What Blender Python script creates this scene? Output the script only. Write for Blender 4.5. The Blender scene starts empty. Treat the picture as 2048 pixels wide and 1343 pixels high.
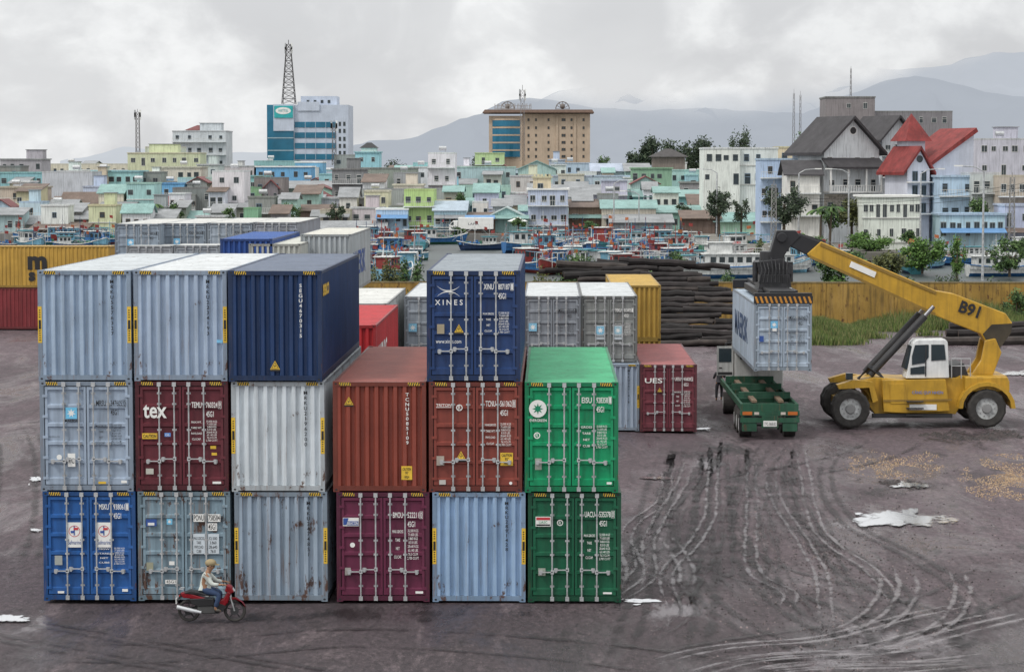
import bpy, bmesh, math, random
from mathutils import Vector, Matrix
from mathutils import noise as mn
random.seed(7)
R=random.random
U=random.uniform
PI=math.pi
C=bpy.context.scene.collection
F=4774.0; H=11.43; YAW=math.atan(76/F); PIT=math.atan(341.5/F)
_rz=Matrix.Rotation(YAW,3,'Z')
FW=_rz@Vector((0,math.cos(PIT),-math.sin(PIT))); RT=_rz@Vector((1,0,0)); UP=_rz@Vector((0,math.sin(PIT),math.cos(PIT)))
def ray(x,y): return FW+RT*((x-1024)/F)+UP*((671.5-y)/F)
def at(x,y,Y):
    r=ray(x,y); t=Y/r.y; return Vector((r.x*t,Y,H+r.z*t))
def gd(x,y,z=0.0):
    r=ray(x,y); t=(z-H)/r.z; return Vector((r.x*t,r.y*t,z))
# ---------------------------------------------------------------- materials
MC={}
def L_(nt,a,b): nt.links.new(a,b)
class NT:
    def __init__(s,m):
        m.use_nodes=True; s.nt=m.node_tree; s.N=s.nt.nodes; s.b=s.N.get('Principled BSDF'); s.tc=s.N.new('ShaderNodeTexCoord')
    def noise(s,sc,mp=None,det=5,ro=.6,dist=0,out='Object'):
        n=s.N.new('ShaderNodeTexNoise'); n.inputs['Scale'].default_value=sc; n.inputs['Detail'].default_value=det; n.inputs['Roughness'].default_value=ro; n.inputs['Distortion'].default_value=dist
        if mp:
            k=s.N.new('ShaderNodeMapping'); k.inputs['Scale'].default_value=mp; L_(s.nt,s.tc.outputs[out],k.inputs[0]); L_(s.nt,k.outputs[0],n.inputs[0])
        else: L_(s.nt,s.tc.outputs[out],n.inputs[0])
        return n.outputs['Fac']
    def mr(s,v,a,b_,c,d,sm=False):
        k=s.N.new('ShaderNodeMapRange'); L_(s.nt,v,k.inputs[0])
        if sm: k.interpolation_type='SMOOTHSTEP'
        for i,q in enumerate((a,b_,c,d)): k.inputs[i+1].default_value=q
        return k.outputs[0]
    def mth(s,op,a,b_):
        k=s.N.new('ShaderNodeMath'); k.operation=op
        for i,v in enumerate((a,b_)):
            if isinstance(v,(int,float)): k.inputs[i].default_value=v
            else: L_(s.nt,v,k.inputs[i])
        return k.outputs[0]
    def mix(s,f,a,b_,mode='MIX'):
        k=s.N.new('ShaderNodeMix'); k.data_type='RGBA'; k.blend_type=mode
        for v,i in ((f,0),(a,6),(b_,7)):
            if isinstance(v,(int,float)): k.inputs[i].default_value=v
            elif isinstance(v,tuple): k.inputs[i].default_value=(*v,1)
            else: L_(s.nt,v,k.inputs[i])
        return k.outputs[2]
    def grey(s,v):
        cc=s.N.new('ShaderNodeCombineColor')
        for i in range(3): L_(s.nt,v,cc.inputs[i])
        return cc.outputs[0]
    def bump(s,h,st,d=.05):
        bp=s.N.new('ShaderNodeBump'); bp.inputs['Strength'].default_value=st; bp.inputs['Distance'].default_value=d; L_(s.nt,h,bp.inputs['Height']); L_(s.nt,bp.outputs[0],s.b.inputs['Normal'])
    def holes(s,f):
        tr=s.N.new('ShaderNodeBsdfTransparent'); mx=s.N.new('ShaderNodeMixShader'); L_(s.nt,f,mx.inputs[0]); L_(s.nt,s.b.outputs[0],mx.inputs[1]); L_(s.nt,tr.outputs[0],mx.inputs[2]); L_(s.nt,mx.outputs[0],s.N['Material Output'].inputs[0])
def mat(col,rough=.7,metal=0,var=.15,scale=1.2,streak=0,rust=0,bump=0,spec=.5,name='surface'):
    key=(tuple(col),rough,metal,var,scale,streak,rust,bump,spec)
    if key in MC: return MC[key]
    m=bpy.data.materials.new(name); n=NT(m); b=n.b; b.inputs['Roughness'].default_value=rough; b.inputs['Metallic'].default_value=metal; b.inputs['Specular IOR Level'].default_value=spec
    c=tuple(col)
    if var: c=n.mix(1.0,c,n.grey(n.mr(n.noise(scale),.3,.7,1-var,1+var)),'MULTIPLY')
    if streak:
        c=n.mix(n.mr(n.noise(1.0,(5,5,.35),6),.48,.7,0,streak),c,tuple(x*.35+.01 for x in col))
        c=n.mix(n.mr(n.noise(.5,(3,3,.5),5,.7),.5,.75,0,streak*.6),c,tuple(min(1,x*1.3+.05) for x in col))
    if rust:
        t=.655-rust*.14
        c=n.mix(n.mr(n.noise(1.0,(8,8,.45),8,.72),t,t+.12,0,.6),c,(.19,.09,.04))
        c=n.mix(n.mr(n.noise(2.6,(1,1,.5),10,.75),t+.015,t+.05,0,.92),c,(.085,.035,.018))
    if not isinstance(c,tuple): L_(n.nt,c,b.inputs['Base Color'])
    else: b.inputs['Base Color'].default_value=(*c,1)
    if bump: n.bump(n.noise(1.6,None,4),bump)
    MC[key]=m; return m
WHT=mat((.76,.76,.74),.6,var=.1); BLK=mat((.015,.015,.018),.5,var=.2); YEL=mat((.68,.44,.04),.6,var=.2,scale=4)
STEEL=mat((.45,.46,.47),.45,.6,.25,4); DARK=mat((.03,.03,.033),.6,var=.3); GLASS=mat((.03,.045,.055),.12,0,.3,.3)
RUBBER=mat((.04,.037,.035),.85,var=.4,scale=5); GALV=mat((.43,.44,.45),.5,.3,.4,3,0,.2)
# ---------------------------------------------------------------- mesh builder
class MB:
    def __init__(s): s.v=[];s.f=[];s.m=[];s.c=0
    def k(s,i): s.c=i; return s
    def add(s,vs,fs):
        n=len(s.v); s.v+=[tuple(v) for v in vs]; s.f+=[[i+n for i in f] for f in fs]; s.m+=[s.c]*len(fs); return s
    def box(s,x0,x1,y0,y1,z0,z1):
        return s.add([(x0,y0,z0),(x1,y0,z0),(x1,y1,z0),(x0,y1,z0),(x0,y0,z1),(x1,y0,z1),(x1,y1,z1),(x0,y1,z1)],[(0,3,2,1),(4,5,6,7),(0,1,5,4),(1,2,6,5),(2,3,7,6),(3,0,4,7)])
    def prism(s,p,y0,y1):
        n=len(p); return s.add([(x,y0,z) for x,z in p]+[(x,y1,z) for x,z in p],[list(range(n)),list(range(2*n-1,n-1,-1))]+[[i,i+n,(i+1)%n+n,(i+1)%n] for i in range(n)])
    def prismx(s,p,x0,x1):
        n=len(p); return s.add([(x0,y,z) for y,z in p]+[(x1,y,z) for y,z in p],[list(range(n)),list(range(2*n-1,n-1,-1))]+[[i,i+n,(i+1)%n+n,(i+1)%n] for i in range(n)])
    def quad(s,*p): return s.add(p,[tuple(range(len(p)))])
    def cyl(s,a,b,r0,r1=None,n=8):
        a=Vector(a);b=Vector(b); r1=r0 if r1 is None else r1; d=(b-a)
        if d.length<1e-6: return s
        d.normalize(); u=d.orthogonal().normalized(); w=d.cross(u)
        vs=[a+(u*math.cos(2*PI*i/n)+w*math.sin(2*PI*i/n))*r0 for i in range(n)]+[b+(u*math.cos(2*PI*i/n)+w*math.sin(2*PI*i/n))*r1 for i in range(n)]
        return s.add(vs,[list(range(n))[::-1],list(range(n,2*n))]+[[i,(i+1)%n,(i+1)%n+n,i+n] for i in range(n)])
    def tube(s,P,r,n=6):
        for a,b in zip(P,P[1:]): s.cyl(a,b,r,r,n)
        return s
    def sph(s,c,rx,ry=None,rz=None,n=10,m=6):
        ry=rx if ry is None else ry; rz=rx if rz is None else rz; vs=[(c[0],c[1],c[2]-rz)]
        for j in range(1,m):
            t=PI*j/m
            for i in range(n): a=2*PI*i/n; vs.append((c[0]+rx*math.sin(t)*math.cos(a),c[1]+ry*math.sin(t)*math.sin(a),c[2]-rz*math.cos(t)))
        vs.append((c[0],c[1],c[2]+rz)); T=len(vs)-1; fs=[(0,1+(i+1)%n,1+i) for i in range(n)]
        for j in range(m-2):
            for i in range(n): a=1+j*n; fs.append((a+i,a+(i+1)%n,a+n+(i+1)%n,a+n+i))
        a=1+(m-2)*n; fs+=[(a+i,a+(i+1)%n,T) for i in range(n)]
        return s.add(vs,fs)
    def mesh(s,name,nm=1,smooth=False):
        me=bpy.data.meshes.new(name); me.from_pydata(s.v,[],s.f)
        me.polygons.foreach_set('material_index',s.m)
        bm=bmesh.new(); bm.from_mesh(me); bmesh.ops.recalc_face_normals(bm,faces=bm.faces); bm.to_mesh(me); bm.free()
        if smooth:
            me.polygons.foreach_set('use_smooth',[True]*len(me.polygons)); me.set_sharp_from_angle(angle=math.radians(40))
        return me
    def build(s,name,mats,parent=None,smooth=False,bevel=0,loc=None,label=None):
        if not isinstance(mats,(list,tuple)): mats=[mats]
        me=s.mesh(name,len(mats),smooth)
        for m in mats: me.materials.append(m)
        o=bpy.data.objects.new(name,me); C.objects.link(o)
        if parent: o.parent=parent
        if loc is not None: o.location=loc
        if bevel:
            b=o.modifiers.new('bevel','BEVEL'); b.width=bevel; b.segments=2; b.limit_method='ANGLE'
        if label: o['label']=label
        return o
def use(name,me,mats,parent,loc=(0,0,0),rot=(0,0,0),scale=(1,1,1)):
    while len(me.materials)<len(mats): me.materials.append(None)
    o=bpy.data.objects.new(name,me); C.objects.link(o); o.parent=parent; o.location=loc; o.rotation_euler=rot; o.scale=scale
    for i,m in enumerate(mats): o.material_slots[i].link='OBJECT'; o.material_slots[i].material=m
    return o
def tag(o,label,cat=None,group=None,kind=None):
    o['label']=label
    if cat: o['category']=cat
    if group: o['group']=group
    if kind: o['kind']=kind
    return o
def thing(name,label,cat,loc=(0,0,0),rz=0,group=None):
    o=bpy.data.objects.new(name,None); C.objects.link(o); o.location=loc; o.rotation_euler=(0,0,rz); o.empty_display_size=.3
    return tag(o,label,cat,group)
TM={}
def txt(par,s,x,z,w,h,m,y=-.012,rot='F',bold=.0,name='lettering'):
    key=(s,bold)
    if key not in TM:
        cu=bpy.data.curves.new('lettering','FONT'); cu.body=s; cu.size=1; cu.align_x='CENTER'; cu.offset=bold; cu.resolution_u=3
        o=bpy.data.objects.new('t',cu); C.objects.link(o); dg=bpy.context.evaluated_depsgraph_get()
        me=bpy.data.meshes.new_from_object(o.evaluated_get(dg)); bpy.data.objects.remove(o); bpy.data.curves.remove(cu)
        xs=[v.co.x for v in me.vertices]; ys=[v.co.y for v in me.vertices]; a,b,c,d=min(xs),max(xs),min(ys),max(ys)
        for v in me.vertices: v.co=((v.co.x-a)/(b-a),(v.co.y-c)/(d-c),0)
        me.materials.clear(); me.materials.append(None); TM[key]=me
    me=TM[key]; r={'F':(PI/2,0,0),'R':(PI/2,0,PI/2),'L':(PI/2,0,-PI/2)}[rot]
    loc={'F':(x,y,z),'R':(y,x,z),'L':(y,x,z)}[rot]
    return use(name,me,[m],par,loc,r,(w,h,1))
def rect(par,x0,x1,z0,z1,m,y=-.008,name='sticker',t=.004):
    return MB().box(x0,x1,y,y+t,z0,z1).build(name,m,par)
# ---------------------------------------------------------------- camera, light, sky
cam=bpy.data.cameras.new('camera'); co=bpy.data.objects.new('camera',cam); C.objects.link(co); bpy.context.scene.camera=co
co.location=(0,0,H); co.rotation_euler=(PI/2-PIT,0,YAW); cam.lens=36*F/2048; cam.sensor_width=36; cam.clip_start=1; cam.clip_end=30000
sun=bpy.data.lights.new('sun','SUN'); sun.energy=1.5; sun.angle=math.radians(10); sun.color=(1,.96,.9)
so=bpy.data.objects.new('sun',sun); C.objects.link(so)
SE=math.radians(50); SA=math.radians(232)
d=Vector((math.sin(SA)*math.cos(SE),math.cos(SA)*math.cos(SE),math.sin(SE))); so.rotation_euler=d.to_track_quat('Z','Y').to_euler(); so.location=(0,0,60)
sc=bpy.context.scene; sc.view_settings.view_transform='Standard'; sc.view_settings.look='None'; sc.view_settings.exposure=0
w=bpy.data.worlds.new('World'); sc.world=w; w.use_nodes=True; w.node_tree.nodes.clear(); n=NT(w); nt=n.nt; N=n.N
out=N.new('ShaderNodeOutputWorld'); bg=N.new('ShaderNodeBackground'); bg2=N.new('ShaderNodeBackground'); mx=N.new('ShaderNodeMixShader')
sky=N.new('ShaderNodeTexSky'); sky.sky_type='NISHITA'; sky.sun_disc=False; sky.sun_elevation=SE; sky.sun_rotation=SA
L_(nt,sky.outputs[0],bg.inputs[0]); bg.inputs[1].default_value=.1
sp=N.new('ShaderNodeSeparateXYZ'); L_(nt,n.tc.outputs['Generated'],sp.inputs[0])
n1=n.mr(n.noise(6,(1,1,1.8),5,.45,.1,'Generated'),.4,.62,0,1,True); n2=n.mr(n.noise(15,(1.2,1.2,1.7),7,.52,.3,'Generated'),.42,.62,0,1,True); n3=n.mr(n.noise(55,(1,1,1.5),6,.6,.2,'Generated'),.35,.65,0,1,True)
v=n.mth('ADD',n.mth('MULTIPLY',n1,.11),n.mth('MULTIPLY',n2,.12)); v=n.mth('ADD',v,n.mth('MULTIPLY',n.mth('MULTIPLY',n3,n2),.10)); v=n.mth('ADD',v,.635)
v=n.mth('ADD',v,n.mr(sp.outputs[2],.10,.8,0,.75)); v=n.mth('ADD',v,n.mr(sp.outputs[2],.045,.07,0,.06))
cr=N.new('ShaderNodeCombineColor'); L_(nt,n.mth('MULTIPLY',v,.99),cr.inputs[0]); L_(nt,v,cr.inputs[1]); L_(nt,n.mth('ADD',n.mth('MULTIPLY',v,.96),.045),cr.inputs[2])
L_(nt,cr.outputs[0],bg2.inputs[0]); bg2.inputs[1].default_value=1; mx.inputs[0].default_value=.95
L_(nt,bg.outputs[0],mx.inputs[1]); L_(nt,bg2.outputs[0],mx.inputs[2]); L_(nt,mx.outputs[0],out.inputs[0])
# ---------------------------------------------------------------- ground
def ground_mat():
    m=bpy.data.materials.new('muddy_ground'); n=NT(m); b=n.b
    big=n.mr(n.noise(.07,(1,.6,1),6,.65,.8),.38,.64,0,1); med=n.mr(n.noise(.45,(1,.3,1),9,.72,.3),.36,.66,0,1); fine=n.mr(n.noise(7,(1,.45,1),7,.8),.32,.68,.35,1.6)
    c=n.mix(big,(.054,.039,.045),(.108,.076,.088)); c=n.mix(n.mth('MULTIPLY',med,.6),c,(.138,.098,.112))
    sx=n.N.new('ShaderNodeSeparateXYZ'); L_(n.nt,n.tc.outputs['Object'],sx.inputs[0])
    near=n.mr(n.mth('ADD',sx.outputs[1],n.mth('MULTIPLY',n.noise(.12,None,5),14)),62,76,.7,0)
    c=n.mix(near,c,(.046,.036,.040))
    pale=n.mr(n.noise(.5,(1,.22,1),10,.78,.6),.55,.68,0,.75); c=n.mix(pale,c,(.225,.175,.185))
    dk=n.mr(n.noise(.9,(1,.3,1),9,.75,.4),.56,.66,0,.8); c=n.mix(dk,c,(.020,.016,.017))
    grit=n.mr(n.noise(16,(1,.5,1),3,.6),.62,.68,0,.5); c=n.mix(grit,c,(.24,.19,.18))
    c=n.mix(1.0,c,n.grey(fine),'MULTIPLY'); L_(n.nt,c,b.inputs['Base Color'])
    L_(n.nt,n.mr(n.noise(.28,(1,.3,1),8,.7,.5),.46,.6,.8,.2),b.inputs['Roughness']); b.inputs['Specular IOR Level'].default_value=.55
    n.bump(n.mth('ADD',n.noise(1.6,(1,.55,1),10,.8),n.mth('MULTIPLY',n.noise(9,(1,.7,1),6,.8),.3)),1.0,.16)
    return m
g=MB(); nx,ny=110,120
def gz(X,Y): return -.06+.05*mn.noise(Vector((X*.18,Y*.12,0)))+.02*mn.noise(Vector((X*.8,Y*.5,4)))
GX0,GDX,GY0,GDY=-60,140/110,20,160/120
def gs(X,Y):
    u=(X-GX0)/GDX; v=(Y-GY0)/GDY; i=math.floor(u); j=math.floor(v); a=u-i; b=v-j
    z=[[gz(GX0+GDX*(i+p),GY0+GDY*(j+q_)) for q_ in (0,1)] for p in (0,1)]
    return (z[0][0]*(1-a)+z[1][0]*a)*(1-b)+(z[0][1]*(1-a)+z[1][1]*a)*b
for j in range(ny+1):
    for i in range(nx+1):
        X=GX0+GDX*i; Y=GY0+GDY*j; g.v.append((X,Y,gz(X,Y)))
for j in range(ny):
    for i in range(nx): a=j*(nx+1)+i; g.f.append([a,a+1,a+nx+2,a+nx+1]); g.m.append(0)
tag(g.build('yard_ground',ground_mat(),smooth=True),'dark wet muddy ground of the container yard',kind='structure')
tag(MB().quad((-900,150,-1.0),(900,150,-1.0),(900,420,-1.0),(-900,420,-1.0)).build('water',mat((.03,.042,.042),.45,0,.4,.05,bump=.9)),'grey green harbour water behind the yard wall',kind='structure')
GZ=.3
TG=mat((.16,.15,.13),.9,0,.3,.05)
xr=at(1490,500,300).x
tag(MB().add([(-1500,388,GZ),(xr-6,388,GZ),(xr+4,306,GZ),(1500,306,GZ),(16000,15000,GZ),(-16000,15000,GZ),(-1500,388,-1.5),(xr-6,388,-1.5),(xr+4,306,-1.5),(1500,306,-1.5)],[(0,1,2,3,4,5),(0,6,7,1),(1,7,8,2),(2,8,9,3)]).build('town_ground',TG),'low bank and streets under the town',kind='structure')
def softmat(name,col,rough,metal,sc,a,b_,mp=(1,.5,1),lo=0,bp=.08):
    m=bpy.data.materials.new(name); n=NT(m); n.b.inputs['Base Color'].default_value=(*col,1); n.b.inputs['Roughness'].default_value=rough; n.b.inputs['Metallic'].default_value=metal
    at_=n.N.new('ShaderNodeAttribute'); at_.attribute_name='edge'
    f=n.mth('ADD',n.noise(sc,mp,8,.7,.3),n.mth('MULTIPLY',n.mth('POWER',at_.outputs['Fac'],2.0),.35))
    n.bump(n.noise(3,None,4),bp); n.holes(n.mr(f,a,b_,lo,1,True)); return m
PUD=softmat('puddle_water',(.78,.79,.81),.08,.85,1.3,.62,.74)
def blob(x0,x1,y0,y1,m,name,label,off=.004,n=48,rag=.55,flat=True,sat=4):
    b=MB(); c0=gd((x0+x1)/2,(y0+y1)/2,0); ed=[]
    lst=[((x0+x1)/2,(y0+y1)/2,(x1-x0)/2,(y1-y0)/2)]+[(U(x0,x1)+U(-.3,.3)*(x1-x0),U(y0,y1)+U(-.2,.6)*(y1-y0),(x1-x0)*U(.05,.14),(y1-y0)*U(.08,.2)) for _ in range(sat)]
    for q,(cx,cy,rx,ry) in enumerate(lst):
        ph=[U(0,6.28) for _ in range(6)]; rings=5; base=len(b.v)
        for rr in range(rings+1):
            for i in range(n):
                a=2*PI*i/n; r=(1+rag*.45*(math.sin(2*a+ph[0])*.5+math.sin(3*a+ph[1])*.5+math.sin(5*a+ph[2])*.4+math.sin(9*a+ph[3])*.35+math.sin(14*a+ph[4])*.25))*rr/rings*1.25
                p=gd(cx+rx*r*math.cos(a),cy+ry*r*math.sin(a),0); p.z=(-.012 if flat else gs(p.x,p.y)+off)+q*.002; b.v.append(tuple(p-c0)); ed.append(rr/rings)
        for rr in range(rings):
            for i in range(n): a=base+rr*n+i; c=base+rr*n+(i+1)%n; b.f.append([a,c,c+n,a+n]); b.m.append(0)
    o=b.build(name,m,loc=c0); o.data.attributes.new('edge','FLOAT','POINT').data.foreach_set('value',ed)
    return tag(o,label,kind='structure')
for a in [(1705,1890,1020,1052,'broad bright puddle on the open yard at right'),(1275,1345,951,957,'thin puddle right of the stacked containers'),(1245,1315,1195,1204,'puddle by the lower right corner of the dark green container'),(-30,56,1228,1242,'puddle at the lower left edge of the yard'),(60,84,951,963,'puddle beside the left end of the container stack'),(60,80,1055,1061,'small puddle left of the blue door container'),(1995,2070,742,750,'puddle behind the yellow lifting vehicle'),(1785,1850,963,974,'puddle among dark mud at right'),(1388,1420,854,858,'sliver of water beside the maroon far container')]:
    blob(*a[:4],PUD,'puddle',a[4])
WETM=softmat('wet_mud',(.20,.17,.185),.26,.4,.8,.46,.62,(1,.35,1),.25,.6)
for i,a in enumerate([(1500,2048,1240,1335,'wet sheen across the bottom right of the yard'),(1300,1480,900,960,'damp shiny ground right of the stack'),(1600,2000,990,1090,'damp ground round the broad puddle'),(1640,1760,880,920,'damp ground in front of the lifting vehicle'),(1250,1420,1190,1260,'damp ground in the foreground right of the stack'),(0,160,1215,1290,'damp ground in the lower left corner')]):
    blob(*a[:4],WETM,'puddle',a[4],off=.004+i*.0005,flat=False,sat=0)
DKM=softmat('dark_ground',(.02,.016,.017),.5,0,.9,.40,.60,(1,.35,1),.35,.6)
for i,a in enumerate([(1700,1900,940,1000,'dark wet mud round the small puddle'),(1800,2100,845,900,'dark churned mud patch behind the grain spill'),(1280,1600,870,930,'dark mud in front of the truck'),(60,1250,1205,1245,'damp dark strip at the foot of the container stack')]): blob(*a[:4],DKM,'dark_ground_patch',a[4],off=.008+i*.001,flat=False,sat=0)  # last patch is a plain darker strip along the stack's foot
TRK=softmat('track_mud',(.026,.021,.023),.6,0,1.1,.38,.70,(1,.8,1),.42,.6); TRS=softmat('track_sheen',(.24,.215,.225),.3,.4,1.2,.42,.66,(1,.8,1),.4,.5)
def ribbon(name,label,P,wd,m,zo,offs=(-1.05,1.05)):
    W=[gd(x,y,0) for x,y in P]; S=[]
    W=[W[0]*2-W[1]]+W+[W[-1]*2-W[-2]]
    for i in range(1,len(W)-2):
        for k in range(22):
            t=k/22; a,b_,c_,d_=W[i-1:i+3]; S.append(.5*((2*b_)+(c_-a)*t+(2*a-5*b_+4*c_-d_)*t*t+(3*b_-a-3*c_+d_)*t**3))
    b=MB(); ed=[]
    for q,o in enumerate(offs):
        base=None
        for i in range(len(S)-1):
            dd=(S[i+1]-S[i])
            if dd.length<1e-4: continue
            dd.normalize(); nn=Vector((-dd.y,dd.x,0)); endf=min(1,min(i,len(S)-2-i)/18); idx=len(b.v)
            for u,e in ((-.5,1),(0,0),(.5,1)):
                p=S[i]+nn*(o+wd*u+.06*mn.noise(S[i]*.6)); b.v.append((p.x,p.y,gs(p.x,p.y)+zo+q*.0015)); ed.append(max(e,1-endf))
            if base is not None:
                for k in (0,1): b.f.append([base+k,base+k+1,idx+k+1,idx+k]); b.m.append(0)
            base=idx
    o=b.build(name,m); o.data.attributes.new('edge','FLOAT','POINT').data.foreach_set('value',ed)
    return tag(o,label,kind='structure')
TR=[([(1500,870),(1450,940),(1420,1040),(1440,1150),(1560,1250),(1750,1300)],.45,'tyre tracks sweeping from the truck toward the foreground'),([(1545,880),(1530,980),(1550,1080),(1640,1160),(1800,1220),(2060,1260)],.45,'tyre tracks curving from the truck to the right edge'),([(1380,880),(1350,1000),(1350,1120),(1330,1250),(1280,1360)],.45,'tyre tracks running down the middle of the yard'),([(1400,870),(1400,980),(1430,1080),(1520,1140),(1700,1190),(1830,1260),(1820,1350)],.4,'tyre tracks crossing the open yard'),([(1640,870),(1600,950),(1640,1040),(1760,1110),(1860,1180),(1850,1270),(1700,1350)],.4,'tyre tracks looping round the broad puddle'),([(-50,1290),(300,1300),(700,1270),(1100,1290),(1500,1330),(1900,1310),(2100,1280)],.4,'tyre tracks along the foreground'),([(0,830),(30,900),(20,1050),(-60,1200)],.4,'tyre tracks left of the stack'),([(1300,1330),(1500,1290),(1760,1250),(1950,1180),(2080,1100)],.4,'tyre tracks rising to the right edge'),([(-40,1240),(100,1270),(500,1340),(700,1380)],.4,'tyre tracks in the lower left corner'),([(1800,870),(1760,900),(1650,930),(1500,960),(1350,1010)],.4,'tyre tracks from the lifting vehicle')]
for i,(P,w_,lb) in enumerate(TR): ribbon('tyre_tracks',lb,P,w_,TRK,.016+i*.003,(-1.15,1.0) if i%2 else (-1.1,-.6,.7,1.15))
random.seed(5)
for i in range(16):
    x=1330+i*18+U(-10,10); y0_=U(870,930); P=[(x+U(-14,14)*k+(i-8)*1.6*k*k,y0_+k*U(62,80)) for k in range(6)]
    ribbon('tyre_tracks',f'faint straight tyre marks leading toward the truck, strand {["one","two","three","four","five","six","seven","eight","nine","ten","eleven","twelve","thirteen","fourteen","fifteen","sixteen"][i]} from the left',P,.2,TRK if i%3 else TRS,.05+i*.002,(-.15,.2))
for i,(P,w_,lb) in enumerate([([(1320,1350),(1480,1310),(1700,1290),(1900,1240),(2080,1200)],.3,'shiny wet tyre marks in the bottom right'),([(1420,1345),(1600,1325),(1800,1320),(2080,1290)],.3,'shiny wet tyre marks at the very bottom right'),([(1520,1360),(1700,1345),(1900,1345),(2080,1335)],.3,'shiny wet marks on the bottom edge'),([(1830,1120),(1850,1180),(1800,1250),(1680,1290)],.25,'pale curved tyre mark in the open yard'),([(1250,1050),(1300,1130),(1290,1230)],.25,'pale tyre mark right of the dark green container')]): ribbon('tyre_tracks',lb,P,w_,TRS,.085+i*.003,(-1.2,-.7,-.2,.8,1.2))
def scatter(x0,x1,y0,y1,n,sz,mats,name,label,hump=0,pw=.6):
    b=MB()
    for i in range(n):
        a=U(0,6.28); r=R()**pw; p=gd((x0+x1)/2+(x1-x0)/2*r*math.cos(a)+U(-8,8),(y0+y1)/2+(y1-y0)/2*r*math.sin(a)); s=sz*U(.4,1.3)
        if pw<.8 and mn.noise(Vector((p.x*.9,p.y*.35,2)))<-.12: continue
        b.k(random.randrange(len(mats))); h=s*U(.2,.6)+hump*(1-r)*R(); q=[U(.5,1.3) for _ in range(5)]; z0=gs(p.x,p.y)
        b.add([(p.x+s*q[k]*math.cos(k*1.257),p.y+s*q[k]*math.sin(k*1.257)*1.3,z0-.01) for k in range(5)]+[(p.x+U(-.3,.3)*s,p.y,z0+h+.02)],[(k,(k+1)%5,5) for k in range(5)])
    return tag(b.build(name,mats),label,kind='stuff')
gl=[mat((.34,.23,.14),.9,0,.4,5),mat((.25,.17,.11),.9,0,.4,5),mat((.42,.31,.2),.9,0,.4,5)]
for (a,s_,nm) in [((1690,1890,893,955),1500,'faint pale brown grain spilled on the yard'),((1920,2120,905,1000),3600,'wide pale brown grain spill at the right edge')]: scatter(*a,s_,.034,gl,'grain_spill',nm,pw=.7)
ml=[mat((.03,.024,.024),.7,0,.4,2),mat((.05,.038,.038),.8,0,.4,2)]
scatter(1840,2090,858,878,420,.14,ml,'mud_clods','ridge of dark churned mud behind the grain spill',.04)
scatter(1735,1850,957,978,160,.1,ml,'mud_clods','dark churned mud beside the small puddle',.03)
scatter(1250,2048,870,1343,2200,.04,ml+[mat((.2,.16,.16),.9,0,.3,5)],'mud_crumbs','small crumbs of mud over the open yard',0,.9)
# ---------------------------------------------------------------- hills
def interp(P,x):
    for (a,b),(c,d) in zip(P,P[1:]):
        if a<=x<=c: return b+(d-b)*(x-a)/(c-a)
    return P[0][1] if x<P[0][0] else P[-1][1]
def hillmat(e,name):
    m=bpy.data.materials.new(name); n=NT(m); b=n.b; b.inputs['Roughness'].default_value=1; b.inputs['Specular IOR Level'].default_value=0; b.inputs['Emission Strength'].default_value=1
    L_(n.nt,n.mix(n.noise(.003,None,8),tuple(x*.93 for x in e),tuple(x*1.06 for x in e)),b.inputs['Emission Color']); b.inputs['Base Color'].default_value=(.03,.035,.04,1)  # aerial haze put into the hills as pale emitted colour
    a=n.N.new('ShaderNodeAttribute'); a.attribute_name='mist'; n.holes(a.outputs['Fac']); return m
def hill(name,label,P,Y,dY,m,fade=None,rows=26,step=14,rough=1.0):
    b=MB(); xs=list(range(P[0][0],P[-1][0]+1,step)); n=len(xs); fd=[]
    for j in range(rows+1):
        t=j/rows
        for x in xs:
            y=interp(P,x)+(mn.noise(Vector((x*.02,Y*.01,0)))*5+mn.noise(Vector((x*.07,Y*.01,3)))*2.5)*rough
            p=at(x,y,Y); z=p.z*(t**1.15); yy=Y-dY*(1-t)
            rr=abs(mn.noise(Vector((x*.012+t*1.2,t*2.5,Y))))*2-.4
            z+=rr*p.z*.28*math.sin(PI*t)**.7*rough; b.v.append((p.x*yy/Y,yy,max(z,0)))
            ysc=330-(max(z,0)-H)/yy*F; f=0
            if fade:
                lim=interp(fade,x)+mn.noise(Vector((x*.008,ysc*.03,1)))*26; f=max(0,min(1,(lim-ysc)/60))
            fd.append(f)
    for j in range(rows):
        for i in range(n-1): a=j*n+i; b.f.append([a,a+1,a+n+1,a+n]); b.m.append(0)
    o=b.build(name,m,smooth=True); o.data.attributes.new('mist','FLOAT','POINT').data.foreach_set('value',fd)
    return tag(o,label,kind='structure')
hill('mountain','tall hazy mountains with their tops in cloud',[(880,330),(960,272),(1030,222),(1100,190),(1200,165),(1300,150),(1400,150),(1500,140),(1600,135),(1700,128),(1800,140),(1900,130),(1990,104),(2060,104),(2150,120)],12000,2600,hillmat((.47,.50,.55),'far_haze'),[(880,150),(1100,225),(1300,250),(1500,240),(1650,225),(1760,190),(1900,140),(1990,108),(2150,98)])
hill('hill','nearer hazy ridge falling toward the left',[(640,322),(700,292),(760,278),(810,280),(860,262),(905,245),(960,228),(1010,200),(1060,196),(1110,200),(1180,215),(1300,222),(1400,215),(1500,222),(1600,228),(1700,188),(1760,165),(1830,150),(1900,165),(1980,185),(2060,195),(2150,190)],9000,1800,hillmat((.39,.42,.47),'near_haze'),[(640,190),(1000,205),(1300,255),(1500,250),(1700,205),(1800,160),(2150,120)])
hill('hill','faint low hill on the left horizon',[(120,322),(200,308),(240,292),(290,300),(340,304),(400,310),(480,306),(540,302),(640,310),(720,322)],11000,900,hillmat((.54,.57,.61),'pale_haze'))
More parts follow.
